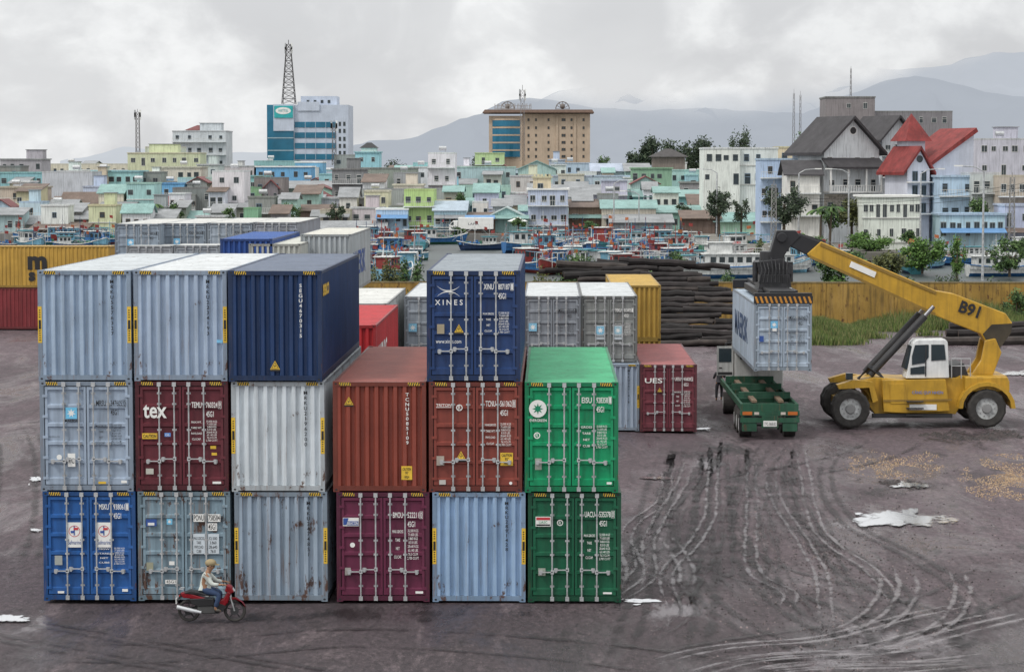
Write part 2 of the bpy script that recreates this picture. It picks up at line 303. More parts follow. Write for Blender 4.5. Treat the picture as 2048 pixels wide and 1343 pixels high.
# ---------------------------------------------------------------- containers
CW,CL,CH=2.438,12.19,2.896
def prof(u0,u1,n,a=.3,b=.45,c=.85):
    P=[];p=(u1-u0)/n
    for k in range(n): q=u0+k*p; P+=[(q,0),(q+a*p,0),(q+b*p,1),(q+c*p,1)]
    P.append((u1,0)); return P
def sheet(mb,P,f0,f1):
    n=len(P); mb.add([f0(*p) for p in P]+[f1(*p) for p in P],[(i,i+1,i+1+n,i+n) for i in range(n-1)])
hw=CW/2
def _frame():
    b=MB()
    for s in (-1,1):
        for y0,y1 in ((0,.15),(CL-.15,CL)):
            x0,x1=sorted((s*hw,s*(hw-.11))); b.box(x0,x1,y0,y1,.12,CH-.12)
        x0,x1=sorted((s*hw,s*(hw-.07))); b.box(x0,x1,.15,CL-.15,CH-.09,CH-.012); b.box(x0,x1,.15,CL-.15,.02,.17)
    for y0,y1 in ((.0,.1),(CL-.1,CL)):
        b.box(-hw+.16,hw-.16,y0,y1,CH-.12,CH-.012); b.box(-hw+.11,hw-.11,y0,y1,.03,.16)
    b.box(-hw+.075,hw-.075,.1,CL-.1,.10,.14)
    return b.mesh('frame')
def _side():
    b=MB(); sheet(b,prof(.15,CL-.15,43),lambda u,d:(hw-.004-.05*d,u,.17),lambda u,d:(hw-.004-.05*d,u,CH-.09)); return b.mesh('side_wall')
def _roof():
    b=MB(); sheet(b,prof(.1,CL-.1,44,.35,.45,.9),lambda u,d:(-hw+.06,u,CH-.012-.022*d),lambda u,d:(hw-.06,u,CH-.012-.022*d)); return b.mesh('roof_panel')
def _end():
    b=MB(); sheet(b,prof(-hw+.11,hw-.11,9,.36,.50,.84),lambda u,d:(u,.015+.09*d,.16),lambda u,d:(u,.015+.09*d,CH-.12)); return b.mesh('end_wall')
def _door(s):
    b=MB(); x0,x1=.012,1.09; q=lambda a:s*a
    Z0,Z1=.18,CH-.145
    for a,c in ((x0,x0+.06),(x1-.07,x1)): A,B=sorted((q(a),q(c))); b.box(A,B,.02,.07,Z0,Z1)
    for a,c in ((Z0,Z0+.08),(Z1-.08,Z1)): A,B=sorted((q(x0+.06),q(x1-.07))); b.box(A,B,.021,.07,a,c)
    sheet(b,prof(Z0+.08,Z1-.08,5,.16,.22,.94),lambda u,d:(q(x0+.06),.024+.044*d,u),lambda u,d:(q(x1-.07),.024+.044*d,u))
    for k in range(5):
        z=.35+k*.54; A,B=sorted((q(x1-.08),q(x1+.06))); b.box(A,B,-.004,.019,z-.035,z+.035)
    return b.mesh('door')
def _rod():
    b=MB(); b.cyl((0,-.028,.05),(0,-.028,CH-.04),.021,n=8)
    for z in (.09,CH-.08): b.box(-.05,.05,-.05,.0,z-.055,z+.055)
    for z in (.42,1.25,1.62,2.3,2.58): b.box(-.055,.055,-.014,.018,z-.025,z+.025)
    return b.mesh('lock_rod')
def _handle():
    b=MB(); b.box(-.02,.33,-.066,-.05,-.014,.014); b.box(-.045,.035,-.066,-.002,-.05,.05); b.box(.25,.35,-.045,.02,-.05,.035); b.box(.27,.33,-.07,-.05,-.07,.05); return b.mesh('handle')
def _cast():
    b=MB(); b.box(-.081,.081,0,.178,0,.118); b.k(1); P=[(.035*math.cos(a*PI/4),.059+.026*math.sin(a*PI/4)) for a in range(8)]
    b.prism(P,-.002,.0015); P=[(.089+.04*math.cos(a*PI/4),.059+.026*math.sin(a*PI/4)) for a in range(8)]; b.prismx(P,.0795,.083); b.prismx(P,-.083,-.0795); return b.mesh('corner_casting')
def _haz(w=.3):
    b=MB(); b.k(0); b.box(0,w,-.003,0,0,.085); b.k(1); n=5; p=w/n
    for k in range(n): b.prism([(k*p,0),(k*p+p*.5,0),(k*p+p,.085),(k*p+p*.5,.085)],-.006,-.003)
    return b.mesh('hazard_strip')
def _caut():
    b=MB(); b.box(0,.1,-.004,0,0,.95); b.k(1); b.box(.02,.08,-.007,-.004,.36,.6)
    for z in (.06,.12,.18,.24,.30,.66,.72,.78,.84): b.box(.03,.07,-.007,-.004,z,z+.028)
    return b.mesh('warning_strip')
MS=dict(fr=_frame(),side=_side(),roof=_roof(),end=_end(),d1=_door(1),d0=_door(-1),rod=_rod(),han=_handle(),cast=_cast(),haz=_haz(),caut=_caut())
MS['gask']=MB().box(-1.11,1.11,.078,.09,.15,CH-.12).mesh('door_gasket'); MS['back']=MB().box(-1.11,1.11,CL-.06,CL-.03,.15,CH-.12).mesh('rear_wall')
def paint(c,rust=.15,streak=.5,rough=.5): return mat(c,rough,0,.16,.9,streak,rust,.35,.4,name='container_paint')
cidx=0
def C1(label,kind,col,X,Y,z,rz=0,rust=.15,streak=.5,haz=True,caut=False,roofc=None,group='stacked shipping containers',hs=1.0):
    global cidx; cidx+=1
    t=thing('shipping_container',label,'shipping container',(X,Y,z),rz,group); k_=cidx*.0001; m=paint(tuple(x+k_ for x in col),rust,streak); rm=paint(tuple(x+k_ for x in roofc),rust,streak*.8) if roofc else m  # roofc carries the pale sky reflection on the roofs as colour
    fm_=paint(tuple(x*.6+k_ for x in col),min(.9,rust+.32),streak)  # frame colour darkened for shadow in the gaps, with extra rust
    use('frame',MS['fr'],[fm_],t); use('side_wall',MS['side'],[m],t); use('side_wall',MS['side'],[m],t,scale=(-1,1,1)); use('roof_panel',MS['roof'],[rm],t); use('rear_wall',MS['back'],[m],t)
    if kind=='end': use('end_wall',MS['end'],[m],t)
    else:
        use('door_gasket',MS['gask'],[DARK],t)
        for s,k in ((-1,'d0'),(1,'d1')):
            d=use('door',MS[k],[m],t)
            for rx in (.19,.585):
                use('lock_rod',MS['rod'],[GALV],d,(s*rx,0,0)); use('handle',MS['han'],[GALV],d,(s*rx,0,.86 if rx<.5 else .8),scale=(s,1,1))
    for sx in (-1,1):
        for zz in (0,CH-.118):
            use('corner_casting',MS['cast'],[fm_,BLK],t,(sx*(hw-.081),-.004,zz)); use('corner_casting',MS['cast'],[fm_,BLK],t,(sx*(hw-.081),CL+.004,zz),(0,0,PI))
    if haz:
        use('hazard_strip',MS['haz'],[YEL,BLK],t,(-hw+.17,-.001,CH-.105)); use('hazard_strip',MS['haz'],[YEL,BLK],t,(hw-.17-.3,-.001,CH-.105))
    if caut:
        for x in (-hw+.0,hw-.1): use('warning_strip',MS['caut'],[YEL,BLK],t,(x,-.001,1.0))
    if hs!=1: t.scale=(1,1,hs)
    return t
def vcode(t,s,m,x=.62,z=1.2,h=1.45,w=.095): txt(t,'\n'.join(s),x,z,w,h,m,y=.006,bold=.015)
NUM='32.500 KGS\n71.650 LBS\n3.860 KGS\n8.510 LBS\n28.640 KGS\n63.140 LBS\n76.3 CU.M\n2.700 CU.FT'
def dcode(t,code,dig,m,z=2.38,wt=None,wz=1.35,wh=.6,*a,h=.15,sub='45G1'):
    a,b=code; txt(t,a,.265,z,.26,h,m,bold=.012); txt(t,b,.645,z,.3,h,m,bold=.012)
    bx=.962; MB().box(bx,bx+.085,-.012,-.009,z-.02,z-.012).box(bx,bx+.085,-.012,-.009,z+h+.012,z+h+.02).box(bx,bx+.008,-.012,-.009,z-.012,z+h+.012).box(bx+.077,bx+.085,-.012,-.009,z-.012,z+h+.012).build('check_digit_box',m,t)
    txt(t,dig,bx+.02,z,.045,h,m,bold=.012); txt(t,sub,.645,z-.24,.2,h,m,bold=.012)
    if wt:
        txt(t,'\n\n'.join(wt),.245,wz,.29,wh,m,bold=.01); txt(t,NUM,.64,wz-.03,.3,wh+.05,m,bold=.005)
WT=['MAX.GROSS','TARE','NET','CU.CAP.']
def star(t,cx,cz,r,bgm,fm,y=-.012,n=7,ri=.42,size=None,name='star_emblem'):
    b=MB(); s=size or r*1.25; b.box(cx-s,cx+s,y,y+.003,cz-s,cz+s); b.k(1)
    P=[]
    for i in range(2*n): a=PI/2+i*PI/n; q=r if i%2==0 else r*ri; P.append((cx+q*math.cos(a),cz+q*math.sin(a)))
    b.add([(cx,y-.003,cz)]+[(px,y-.003,pz) for px,pz in P],[(0,1+i,1+(i+1)%(2*n)) for i in range(2*n)]); return b.build(name,[bgm,fm],t)
def disc(t,cx,cz,r,m,y=-.012,name='emblem_disc',n=24,ring=0):
    b=MB()
    if ring:
        for i in range(n):
            a0,a1=2*PI*i/n,2*PI*(i+1)/n
            b.quad(*[(cx+q*math.cos(a),y,cz+q*math.sin(a)) for q,a in ((r,a0),(r,a1),(r-ring,a1),(r-ring,a0))])
    else: b.prism([(cx+r*math.cos(2*PI*i/n),cz+r*math.sin(2*PI*i/n)) for i in range(n)],y,y+.003)
    return b.build(name,m,t)
def tri(t,cx,cz,r=.12,y=-.012):
    b=MB(); b.prism([(cx-r,cz-r*.8),(cx+r,cz-r*.8),(cx,cz+r)],y,y+.003); b.k(1); b.prism([(cx-r*.75,cz-r*.66),(cx+r*.75,cz-r*.66),(cx,cz+r*.75)],y-.002,y); b.k(0); b.prism([(cx-r*.6,cz-r*.57),(cx+r*.6,cz-r*.57),(cx,cz+r*.55)],y-.004,y-.002)
    b.k(1); b.prism([(cx-.02,cz-r*.45),(cx+.03,cz+.0),(cx+.0,cz+.0),(cx+.02,cz+r*.35),(cx-.03,cz-.02),(cx+.0,cz-.02)],y-.006,y-.004); b.box(cx-r,cx+r,y,y+.003,cz-r*1.15,cz-r*.85)
    return b.build('warning_triangle',[YEL,BLK],t)
def notice(t,x0,x1,z0,z1,s='CAUTION',m=YEL,tm=BLK):
    rect(t,x0,x1,z0,z1,m,y=-.01,name='notice_plate'); txt(t,s,x0+.03,z0+.03,x1-x0-.06,z1-z0-.06,tm,y=-.014,bold=.02)
Y0=62.0; TZ=[0,2.9,5.8]
def cx(px,py): return at(px,py,Y0).x
GB=(.34,.435,.56); LB=(.29,.42,.60); NAVY=(.014,.04,.12); MAR=(.11,.017,.027)
T1=[cx(179,1095),cx(368,1095),cx(562,1095),cx(766,1090),cx(958,1090),cx(1149,1090)]
T2=[cx(173,875),cx(363,875),cx(556,875),cx(759,870),cx(951,870),cx(1143,870)]
T3=[cx(169,650),cx(360,650),cx(551,650),None,cx(947,650)]
t=C1('pale blue grey container end numbered MRKU 557 632 7, top left of the front stack','end',GB,T3[0],Y0,TZ[2],rust=.34,caut=True,roofc=(.46,.49,.51)); vcode(t,'MRKU5576327',BLK,.68,1.2)
t=C1('pale blue grey container end numbered MRKU 223 419 3, in the top row','end',(.36,.445,.57),T3[1],Y0+.05,TZ[2],rust=.4,caut=True,roofc=(.54,.56,.57)); vcode(t,'MRKU2234193',BLK,.68); rect(t,.95,1.1,1.0,1.08,mat((.2,.5,.75)),y=.008)
t=C1('navy container with warning triangle, rightmost of the three blank ends on top','end',NAVY,T3[2],Y0-.1,TZ[2],rust=.02,haz=True,roofc=(.12,.145,.2)); vcode(t,'SEGU4670315',WHT,.62,1.15,1.4); tri(t,-.01,.42,.13,y=.008)
txt(t,'seaco',.35,2.2,1.7,.32,YEL,y=hw+.006,rot='R',bold=.03)
t=C1('navy container lettered XINES standing alone on the top row','door',(.012,.04,.135),T3[4],Y0,TZ[2],rust=.02,roofc=(.24,.27,.3)); dcode(t,('XINU','807187'),'1',WHT,2.4,WT,1.3,.5)
txt(t,'X I N E S',-1.0,2.0,.72,.14,WHT,bold=.01,y=-.052); txt(t,'www.xines.com',-.98,1.0,.66,.1,WHT,bold=.0)
b=MB()
for s in (-1,1):
    for q in (-1,1):
        for k in range(8):
            f=lambda u:(-.65+q*.29*u**.9, 2.36+s*(.012+.12*u*u))
            a,c=f(k/8),f((k+1)/8); w_=.034*(1-k/9); b.quad((a[0],-.052,a[1]-w_*.5),(c[0],-.052,c[1]-w_*.42),(c[0],-.052,c[1]+w_*.42),(a[0],-.052,a[1]+w_*.5))
b.build('cross_emblem',WHT,t); tri(t,-.38,1.38); rect(t,-.95,-.76,1.25,1.5,mat((.34,.29,.2),.6,.2))
t=C1('pale grey door container with square star emblem, left end of the middle row','door',(.32,.39,.49),T2[0],Y0,TZ[1],rust=.15); dcode(t,('MRSU','347605'),'0',BLK,2.25,WT,1.25,.5)
star(t,-.39,2.06,.12,mat((.15,.48,.72)),WHT); txt(t,'MAERSK',-.56,1.82,.36,.08,BLK,bold=.015); rect(t,-.5,-.3,.65,1.0,WHT); disc(t,-.72,.9,.07,WHT); rect(t,.3,.5,.2,.26,YEL); rect(t,.9,1.05,.22,.29,WHT); txt(t,'maersklinc.com',-1.0,1.42,.3,.05,BLK); txt(t,'TC',-.47,.74,.14,.14,BLK,y=-.014)
t=C1('dark maroon container lettered tex in the middle row','door',MAR,T2[1],Y0+.05,TZ[1],rust=.04,streak=.3); dcode(t,('TEMU','760324'),'9',WHT,2.2,['MAX.WT.','TARE WT.','PAYLOAD','CU.CAP.'],1.35,.5)
txt(t,'tex',-1.0,1.93,.62,.36,WHT,bold=.02,y=-.055); notice(t,-1.04,-.64,1.38,1.53); rect(t,-.45,-.29,1.44,1.54,mat((.1,.25,.6))); txt(t,'GL',-.43,1.46,.12,.06,WHT,y=-.014); rect(t,.78,.92,.95,1.02,YEL); rect(t,.8,1.02,.2,.26,WHT); rect(t,.75,.9,1.12,1.2,YEL); rect(t,-.95,-.75,.45,.6,mat((.5,.5,.45)))
t=C1('off white rust streaked container end numbered MRKU 219 620 0','end',(.60,.65,.69),T2[2],Y0,TZ[1],rust=.42,caut=True); vcode(t,'MRKU2196200',BLK,.68)
t=C1('brown container end with warning triangle and yellow caution notice','end',(.235,.052,.034),T2[3],Y0,TZ[1],rust=.04,streak=.3,roofc=(.28,.08,.062)); vcode(t,'TCNU5085109',WHT,.68,1.25,1.35); tri(t,-.8,2.38,.12,y=.008); rect(t,.57,.85,.32,.68,YEL,y=.01,name='notice_plate'); txt(t,"CAUTION\n9'6\"\nHIGH",.6,.36,.22,.28,BLK,y=.006,bold=.01)
t=C1('brown door container lettered TRITON below the lone navy one','door',(.21,.045,.032),T2[4],Y0,TZ[1],rust=.05,streak=.35); dcode(t,('TCNU','561362'),'8',WHT,2.25,['MAXGROSS','TARE WT.','PAYLOAD','CU.CAP.'],1.25,.55)
txt(t,'TRITON',-1.03,2.25,.4,.07,WHT,bold=.01); MB().box(-1.03,-.63,-.013,-.01,2.22,2.235).build('emblem_bar',WHT,t); disc(t,-.42,2.22,.085,WHT,ring=.025); txt(t,'R',-.455,2.17,.07,.1,WHT); tri(t,-.38,.95,.13); notice(t,.65,.98,.7,1.04,"CAUTION\n9'6\"\nHIGH"); disc(t,.92,.24,.04,WHT); rect(t,-1.02,-.82,.7,.95,mat((.4,.35,.3),.5,.3)); rect(t,-.95,-.78,.2,.32,mat((.5,.48,.45)))
GRN=(.0,.26,.105)
t=C1('bright green container with round white star emblem, right end of the middle row','door',GRN,T2[5],Y0-.05,TZ[1],rust=.06,roofc=(.05,.36,.17)); dcode(t,('EISU','928358'),'1',WHT,2.35,['GROSS','TARE','NET','CUB'],1.2,.55)
disc(t,-.88,2.2,.23,WHT,name='round_emblem'); star(t,-.88,2.2,.15,WHT,mat((.0,.2,.1)),y=-.016,n=8,size=.01); txt(t,'EVERGREEN',-1.09,1.86,.44,.07,WHT,bold=.01); disc(t,-.9,1.5,.085,WHT,ring=.025); txt(t,'R',-.935,1.45,.07,.1,WHT); rect(t,-.95,-.78,.6,.9,mat((.32,.34,.3),.5,.2)); rect(t,.92,1.05,.22,.28,WHT)
BLU=(.016,.095,.31)
t=C1('blue door container with two white emblem panels, bottom left of the front stack','door',BLU,T1[0],Y0,TZ[0],rust=.14); dcode(t,('MSKU','938061'),'1',WHT,2.42,['MGW','TARE','NET','CUBE'],1.0,.4)
RED=mat((.5,.04,.05)); NB=mat((.03,.08,.3))
for px_ in (-.39,.39):
    rect(t,px_-.18,px_+.18,1.42,2.08,WHT,name='emblem_panel'); disc(t,px_,1.85,.15,RED,y=-.014,ring=.014); rect(t,px_-.02,px_+.01,1.74,1.98,NB,y=-.016,name='emblem_mark'); rect(t,px_-.02,px_+.1,1.88,1.94,RED,y=-.018,name='emblem_mark'); rect(t,px_-.1,px_-.02,1.8,1.86,NB,y=-.018,name='emblem_mark'); txt(t,'Safmarine',px_-.17,1.5,.34,.11,NB,y=-.014)
rect(t,-.85,-.68,.2,.26,WHT); rect(t,-.92,-.72,.95,1.2,mat((.36,.38,.36),.5,.3)); rect(t,.85,1.0,.25,.32,WHT)
t=C1('grey blue rusty door container with patched white stickers, behind the motorbike','door',(.205,.29,.35),T1[1],Y0+.04,TZ[0],rust=.8,streak=.7); rect(t,.25,.54,2.1,2.3,WHT,y=-.009); rect(t,.63,.96,2.1,2.3,WHT,y=-.009); dcode(t,('PONU','758584'),'4',BLK,2.13)
rect(t,.62,.87,1.86,2.06,WHT,y=-.009); rect(t,.23,.55,1.25,1.78,mat((.55,.61,.66)),y=-.009); rect(t,.62,.92,1.25,1.78,mat((.55,.61,.66)),y=-.009); txt(t,'MAX.GROSS\nTARE\nPAYLOAD\nCUBE',.25,1.28,.28,.42,BLK,y=-.014); txt(t,'32.500\n3.860\n28.640\n76.0',.65,1.28,.22,.42,BLK,y=-.014)
rect(t,-1.0,-.72,1.98,2.16,NB); rect(t,-.95,-.78,2.0,2.07,WHT,y=-.012); star(t,-.38,2.1,.06,mat((.15,.48,.72)),WHT); rect(t,-1.0,-.82,.8,1.02,mat((.3,.3,.22),.6,.2)); rect(t,-.4,-.26,.95,1.05,WHT); rect(t,-.51,-.21,.45,.56,WHT,y=-.009); txt(t,'45G1',-.48,.47,.24,.08,BLK)
t=C1('blue grey rust stained container end numbered MRKU 247 485 1 in the bottom row','end',(.30,.37,.45),T1[2],Y0,TZ[0],rust=.72,caut=True); vcode(t,'MRKU2474851',BLK,.68)
t=C1('maroon door container with blue and white name plate in the bottom row','door',(.12,.017,.05),T1[3],Y0,TZ[0],rust=.03,streak=.3); dcode(t,('BMOU','522211'),'0',WHT,2.22,['MAX.GROSS','TARE','NET','CU.CAP.'],1.15,.75)
rect(t,-1.05,-.63,2.0,2.22,WHT); b=MB().prism([(-1.04,2.03),(-.96,2.03),(-.9,2.21),(-1.04,2.21)],-.014,-.011); b.box(-.94,-.64,-.014,-.011,2.02,2.13); b.build('emblem_mark',NB,t); txt(t,'BEACON',-.93,2.035,.28,.08,WHT,y=-.018,bold=.01); disc(t,-.8,1.5,.065,WHT); rect(t,.85,1.05,.22,.28,WHT); rect(t,-1.0,-.85,.7,.9,mat((.36,.34,.32),.5,.3))
t=C1('light blue rust edged container end numbered MRKU 289 142 8 in the bottom row','end',LB,T1[4],Y0,TZ[0],rust=.48,caut=True); vcode(t,'MRKU2891428',BLK,.68,1.35,1.3)
t=C1('dark green door container with small flag plate, bottom right of the front stack','door',(.004,.095,.045),T1[5],Y0,TZ[0],rust=.05); dcode(t,('UACU','535378'),'0',WHT,2.25,['MAX.GROSS','TARE','NET','CU.CAP.'],1.15,.65)
rect(t,-1.02,-.62,2.0,2.26,WHT); rect(t,-1.0,-.64,2.17,2.24,RED,y=-.012,name='flag_stripe'); rect(t,-1.0,-.64,2.02,2.06,BLK,y=-.012,name='flag_stripe'); txt(t,'UASC',-.93,2.08,.22,.07,mat((0,.25,.1)),y=-.013); disc(t,-.38,2.1,.08,WHT,ring=.02); txt(t,'R',-.41,2.06,.06,.08,WHT); rect(t,-.95,-.76,.7,.9,mat((.32,.35,.3),.5,.2)); rect(t,.75,.98,.22,.27,WHT)
# --- second group
Y2=102.5
def cX(px,py,Y): return at(px,py,Y).x
for i,(pc,c,lab) in enumerate([(865,(.26,.29,.33),'grey container with star emblem seen left of the lone navy container'),(984,(.25,.26,.29),'grey container hidden behind the lone navy container'),(1105,(.23,.25,.28),'grey door container with star, just right of the lone navy container'),(1219,(.21,.22,.215),'olive grey door container with two star emblems, right end of the rear row')]):
    X=cX(pc,650,Y2); t=C1(lab,'door',c,X,Y2+.2*i,2.9,rust=.3,roofc=(.5,.52,.53),haz=False,group='containers in the second row')
    dcode(t,('MSKU',['105505','266120','105505','813475'][i]),'1',BLK if i<3 else WHT,2.2,WT,1.2,.5)
    star(t,-.85 if i!=3 else -.38,1.55 if i!=3 else 1.4,.14,mat((.2,.45,.62)),WHT); txt(t,'MAERSK',-1.03 if i!=3 else -.56,1.25 if i!=3 else 1.1,.36,.08,BLK)
    if i==3: rect(t,-.57,-.21,1.0,1.62,mat((.42,.47,.5)),y=-.007); rect(t,.21,.56,1.0,1.62,mat((.42,.47,.5)),y=-.007); star(t,.38,1.4,.13,mat((.3,.5,.6)),WHT); txt(t,'MAERSK',.22,1.1,.33,.08,BLK)
    if i<3: C1(['grey','pale grey','blue grey'][i]+' container carrying the '+['leftmost','second','third'][i]+' grey container of the second row','end',(.26,.29,.33),X,Y2+.1,0,rust=.3,haz=False,group='containers in the second row')
t=C1('pale blue container end numbered MRKU, low beside the maroon far container','end',(.33,.4,.49),cX(1222,800,Y2),Y2,0,rust=.3,caut=True,group='containers in the second row'); vcode(t,'MRKU2471818',BLK,.72)
t=C1('maroon container lettered UES standing alone at the right end of the rear rows','door',(.14,.027,.04),cX(1337,800,Y2-.3),Y2-.3,0,rust=.08,roofc=(.30,.09,.09),group='containers in the second row'); dcode(t,('UESU','456828'),'3',WHT,2.2,WT,1.1,.65); txt(t,'UES',-1.02,2.1,.75,.22,WHT,bold=.015,y=-.055); tri(t,-.38,1.8,.1)
GOLD=(.44,.28,.055)
for z,lb in ((2.85,'upper'),(0,'lower')): C1(lb+' of the two mustard yellow containers behind the grey row','end',GOLD,cX(1272,640,117.2),117.2,z,rust=.2,haz=False,group='mustard yellow containers',hs=.93 if z else 1)
def cR(px,py,Y): return at(px,py,Y).x-hw
t=C1('white roofed container behind the red one, in the gap between the navy containers','end',(.42,.44,.44),cR(775,603,96.5),96.5,2.95,rust=.35,haz=False,roofc=(.56,.56,.54),group='containers glimpsed in the gap')
C1('pale container under the white roofed one in the gap','end',(.35,.37,.39),cR(775,603,96.5),96.5,0,rust=.3,haz=False,group='containers glimpsed in the gap')
t=C1('bright red container seen in the gap between the navy containers','end',(.40,.02,.025),cR(752,640,83.4),83.4,2.95,rust=.1,haz=False,group='containers glimpsed in the gap'); txt(t,'HAMBURG',.5,1.0,5,1.1,WHT,y=hw+.006,rot='R',bold=.01)
C1('dull red container under the bright red one in the gap','end',(.25,.03,.03),cR(752,640,83.4),83.4,0,rust=.2,haz=False,group='containers glimpsed in the gap')
def topc(label,kind,col,x0,x1,yt,roofc=None,**k):
    s=(x1-x0)/CW; Y=F/s; Z=H-(yt-330)/s; X=at((x0+x1)/2,yt,Y).x
    return C1(label,kind,col,X,Y,Z-CH,roofc=roofc,haz=False,group='containers of the rear left block',**k),X,Y,Z
RL=[('leftmost grey container with star in the far rear row','door',(.25,.3,.36),229,321,447),('grey door container, second from left in the far rear row','door',(.2,.24,.29),322,413,446),('grey container third from left in the far rear row','door',(.27,.31,.36),414,505,445),('grey container fourth from left in the far rear row','door',(.3,.32,.36),506,597,444)]
for i,a in enumerate(RL):
    t,X,Y,Z=topc(*a,roofc=(.52,.52,.5),rust=.35)
    star(t,-.38,1.9,.14,mat((.15,.42,.65)),WHT) if i in (0,1) else None; dcode(t,('PONU','180026'),'1',BLK,2.3)
    if Z>5: C1('grey container directly under the '+['first','second','third','fourth'][i]+' of the far rear row','end',(.26,.3,.35),X,Y,max(0,Z-2*CH),haz=False,group='containers of the rear left block')
for i,a in enumerate([('pale grey container in the lower rear row, its roof showing over the left stack','door',(.34,.36,.38),253,346,491),('pale grey container next to the blue one in the lower rear row','door',(.34,.37,.4),347,440,490)]): topc(*a,roofc=(.54,.55,.54),rust=.3)
topc('royal blue container with ribbed roof in the rear block','end',(.02,.07,.27),440,545,477,roofc=(.025,.085,.29))
topc('cream white container end beside the royal blue one','end',(.44,.45,.42),497,602,487,roofc=(.52,.52,.47),rust=.35)
t,X,Y,Z=topc('grey white container with side lettering at the right end of the rear block','end',(.38,.41,.43),601,703,468,roofc=(.54,.53,.48),rust=.3)
txt(t,'MAERSK',1,.8,7.5,1.2,NB,y=hw+.006,rot='R',bold=.015)
XR=at(228,560,167).x
for z,c,lb in ((2.9,(.46,.28,.05),'mustard yellow container with black letters lying lengthwise at far left'),(0,(.19,.025,.03),'dark red container under the mustard yellow one at far left')):
    t=C1(lb,'end',c,XR,167,z,rz=PI/2,rust=.12,haz=False,group='far left containers side on')
    if z: txt(t,'m',5.8,1.25,1.35,.95,BLK,y=-hw-.008,rot='L',bold=.05); txt(t,'s c',5.75,.45,1.3,.65,BLK,y=-hw-.008,rot='L',bold=.05)
# ---------------------------------------------------------------- reach stacker
YS=105.9
o0=at(1830,845,YS); o0.z=-.05
SY=mat((.47,.27,.022),.5,0,.2,1.2,.5,.25); SYD=mat((.25,.15,.025),.6,0,.2,1.2,.3)
def q(x,y): p=at(x,y,YS); return (p.x-o0.x,p.z)
def poly(P): return [q(*p) for p in P]
rs=thing('reach_stacker','yellow container lifting vehicle with long boom, marked B91','reach stacker',o0)
P=[(1702,756),(1745,748),(1800,752),(1905,748),(1912,744),(2003,744),(2007,752),(2007,800)]+[(1960+50*math.cos(a),806-46*math.sin(a)) for a in [PI*k/10 for k in range(0,11)]]+[(1903,820),(1745,822),(1728,800)]+[(1690+48*math.cos(a),808-46*math.sin(a)) for a in [.5,.9,1.3]]
MB().prism(poly(P),-1.15,1.35).build('chassis',SY,rs,bevel=.03)
MB().prism(poly([(1918,745),(2002,745),(2006,755),(2006,774),(1918,774)]),-1.55,-1.16).build('counterweight',SY,rs,bevel=.05)
for y0,y1 in ((-1.78,-1.2),(1.4,1.9)):
    P=[(1960+56*math.cos(a),806-52*math.sin(a)) for a in [PI*k/10 for k in range(0,11)]]+[(1960+48*math.cos(a),806-44*math.sin(a)) for a in [PI*k/10 for k in range(10,-1,-1)]]
    MB().prism(poly(P),y0,y1).build('mudguard',SY,rs)
    MB().prism(poly([(1665,760),(1700,750),(1735,754),(1745,790),(1735,795),(1728,765),(1668,768)]),y0,y1).build('mudguard',SY,rs)
MB().prism(poly([(1755,752),(1880,750),(1888,812),(1800,816),(1758,814)]),-1.5,-1.16).prism(poly([(1768,758),(1800,758),(1805,798),(1772,798)]),-1.53,-1.501).build('side_tank',SY,rs,bevel=.03)
MB().prism(poly([(1757,790),(1892,788),(1892,792),(1757,794)]),-1.54,-1.51).build('trim_strip',SYD,rs)
MB().box(q(1745,0)[0],q(1905,0)[0],-1.4,-1.2,.42,.6).build('side_sill',DARK,rs)
def wheel(par,c,r,wd,rimc,n=28):
    b=MB(); x,y,z=c
    pr=[(r*.55,-.5),(r*.86,-.5),(r*.96,-.42),(r,-.3),(r,.3),(r*.96,.42),(r*.86,.5),(r*.55,.5)]
    vs=[];fs=[];m=len(pr)
    for i in range(n):
        a=2*PI*i/n; k=1 if i%2 else .965
        for (rr,yy) in pr: kk=k if rr>r*.9 else 1; vs.append((x+rr*kk*math.cos(a),y+yy*wd,z+rr*kk*math.sin(a)))
    for i in range(n):
        for j in range(m): a=i*m+j;b_=i*m+(j+1)%m;c_=((i+1)%n)*m+(j+1)%m;d_=((i+1)%n)*m+j; fs.append((a,b_,c_,d_))
    b.add(vs,fs); w=b.build('wheel',RUBBER,par)
    h=MB(); h.cyl((x,y-.36*wd,z),(x,y+.36*wd,z),r*.56,n=20)
    h.build('rim',rimc,w); g_=MB(); g_.cyl((x,y-.5*wd,z),(x,y-.36*wd,z),r*.22,r*.26,n=12)
    for i in range(10): a=2*PI*i/10; g_.cyl((x+r*.4*math.cos(a),y-.41*wd,z+r*.4*math.sin(a)),(x+r*.4*math.cos(a),y-.36*wd,z+r*.4*math.sin(a)),r*.04,n=6)
    g_.build('hub',mat((.25,.25,.25),.6),w); return w
RIM=mat((.42,.43,.43),.6,0,.4,4,.3,.3)
for px_,ys in ((1960,(-1.45,1.75)),(1690,(-1.75,1.5,2.15))):
    for yy in ys: X,Z=q(px_,806); wheel(rs,(X,yy,.87),.87,.55,RIM)
MB().box(q(1690,0)[0]-.3,q(1690,0)[0]+.3,-1.5,2.0,.6,1.2).build('axle',SYD,rs)
ob=[(1640,480),(1870,578),(1905,584),(2008,623),(2021,642),(2018,662),(1992,698),(1974,690),(1958,664),(1905,643),(1868,627),(1618,512),(1612,505)]
MB().prism(poly(ob),-.42,.5).build('boom',SY,rs,bevel=.04)
MB().prism(poly([(1640,482),(1870,580),(1868,585),(1638,488)]),-.46,-.421).prism(poly([(1618,507),(1868,622),(1866,627),(1616,512)]),-.46,-.421).build('boom_flange',SYD,rs)
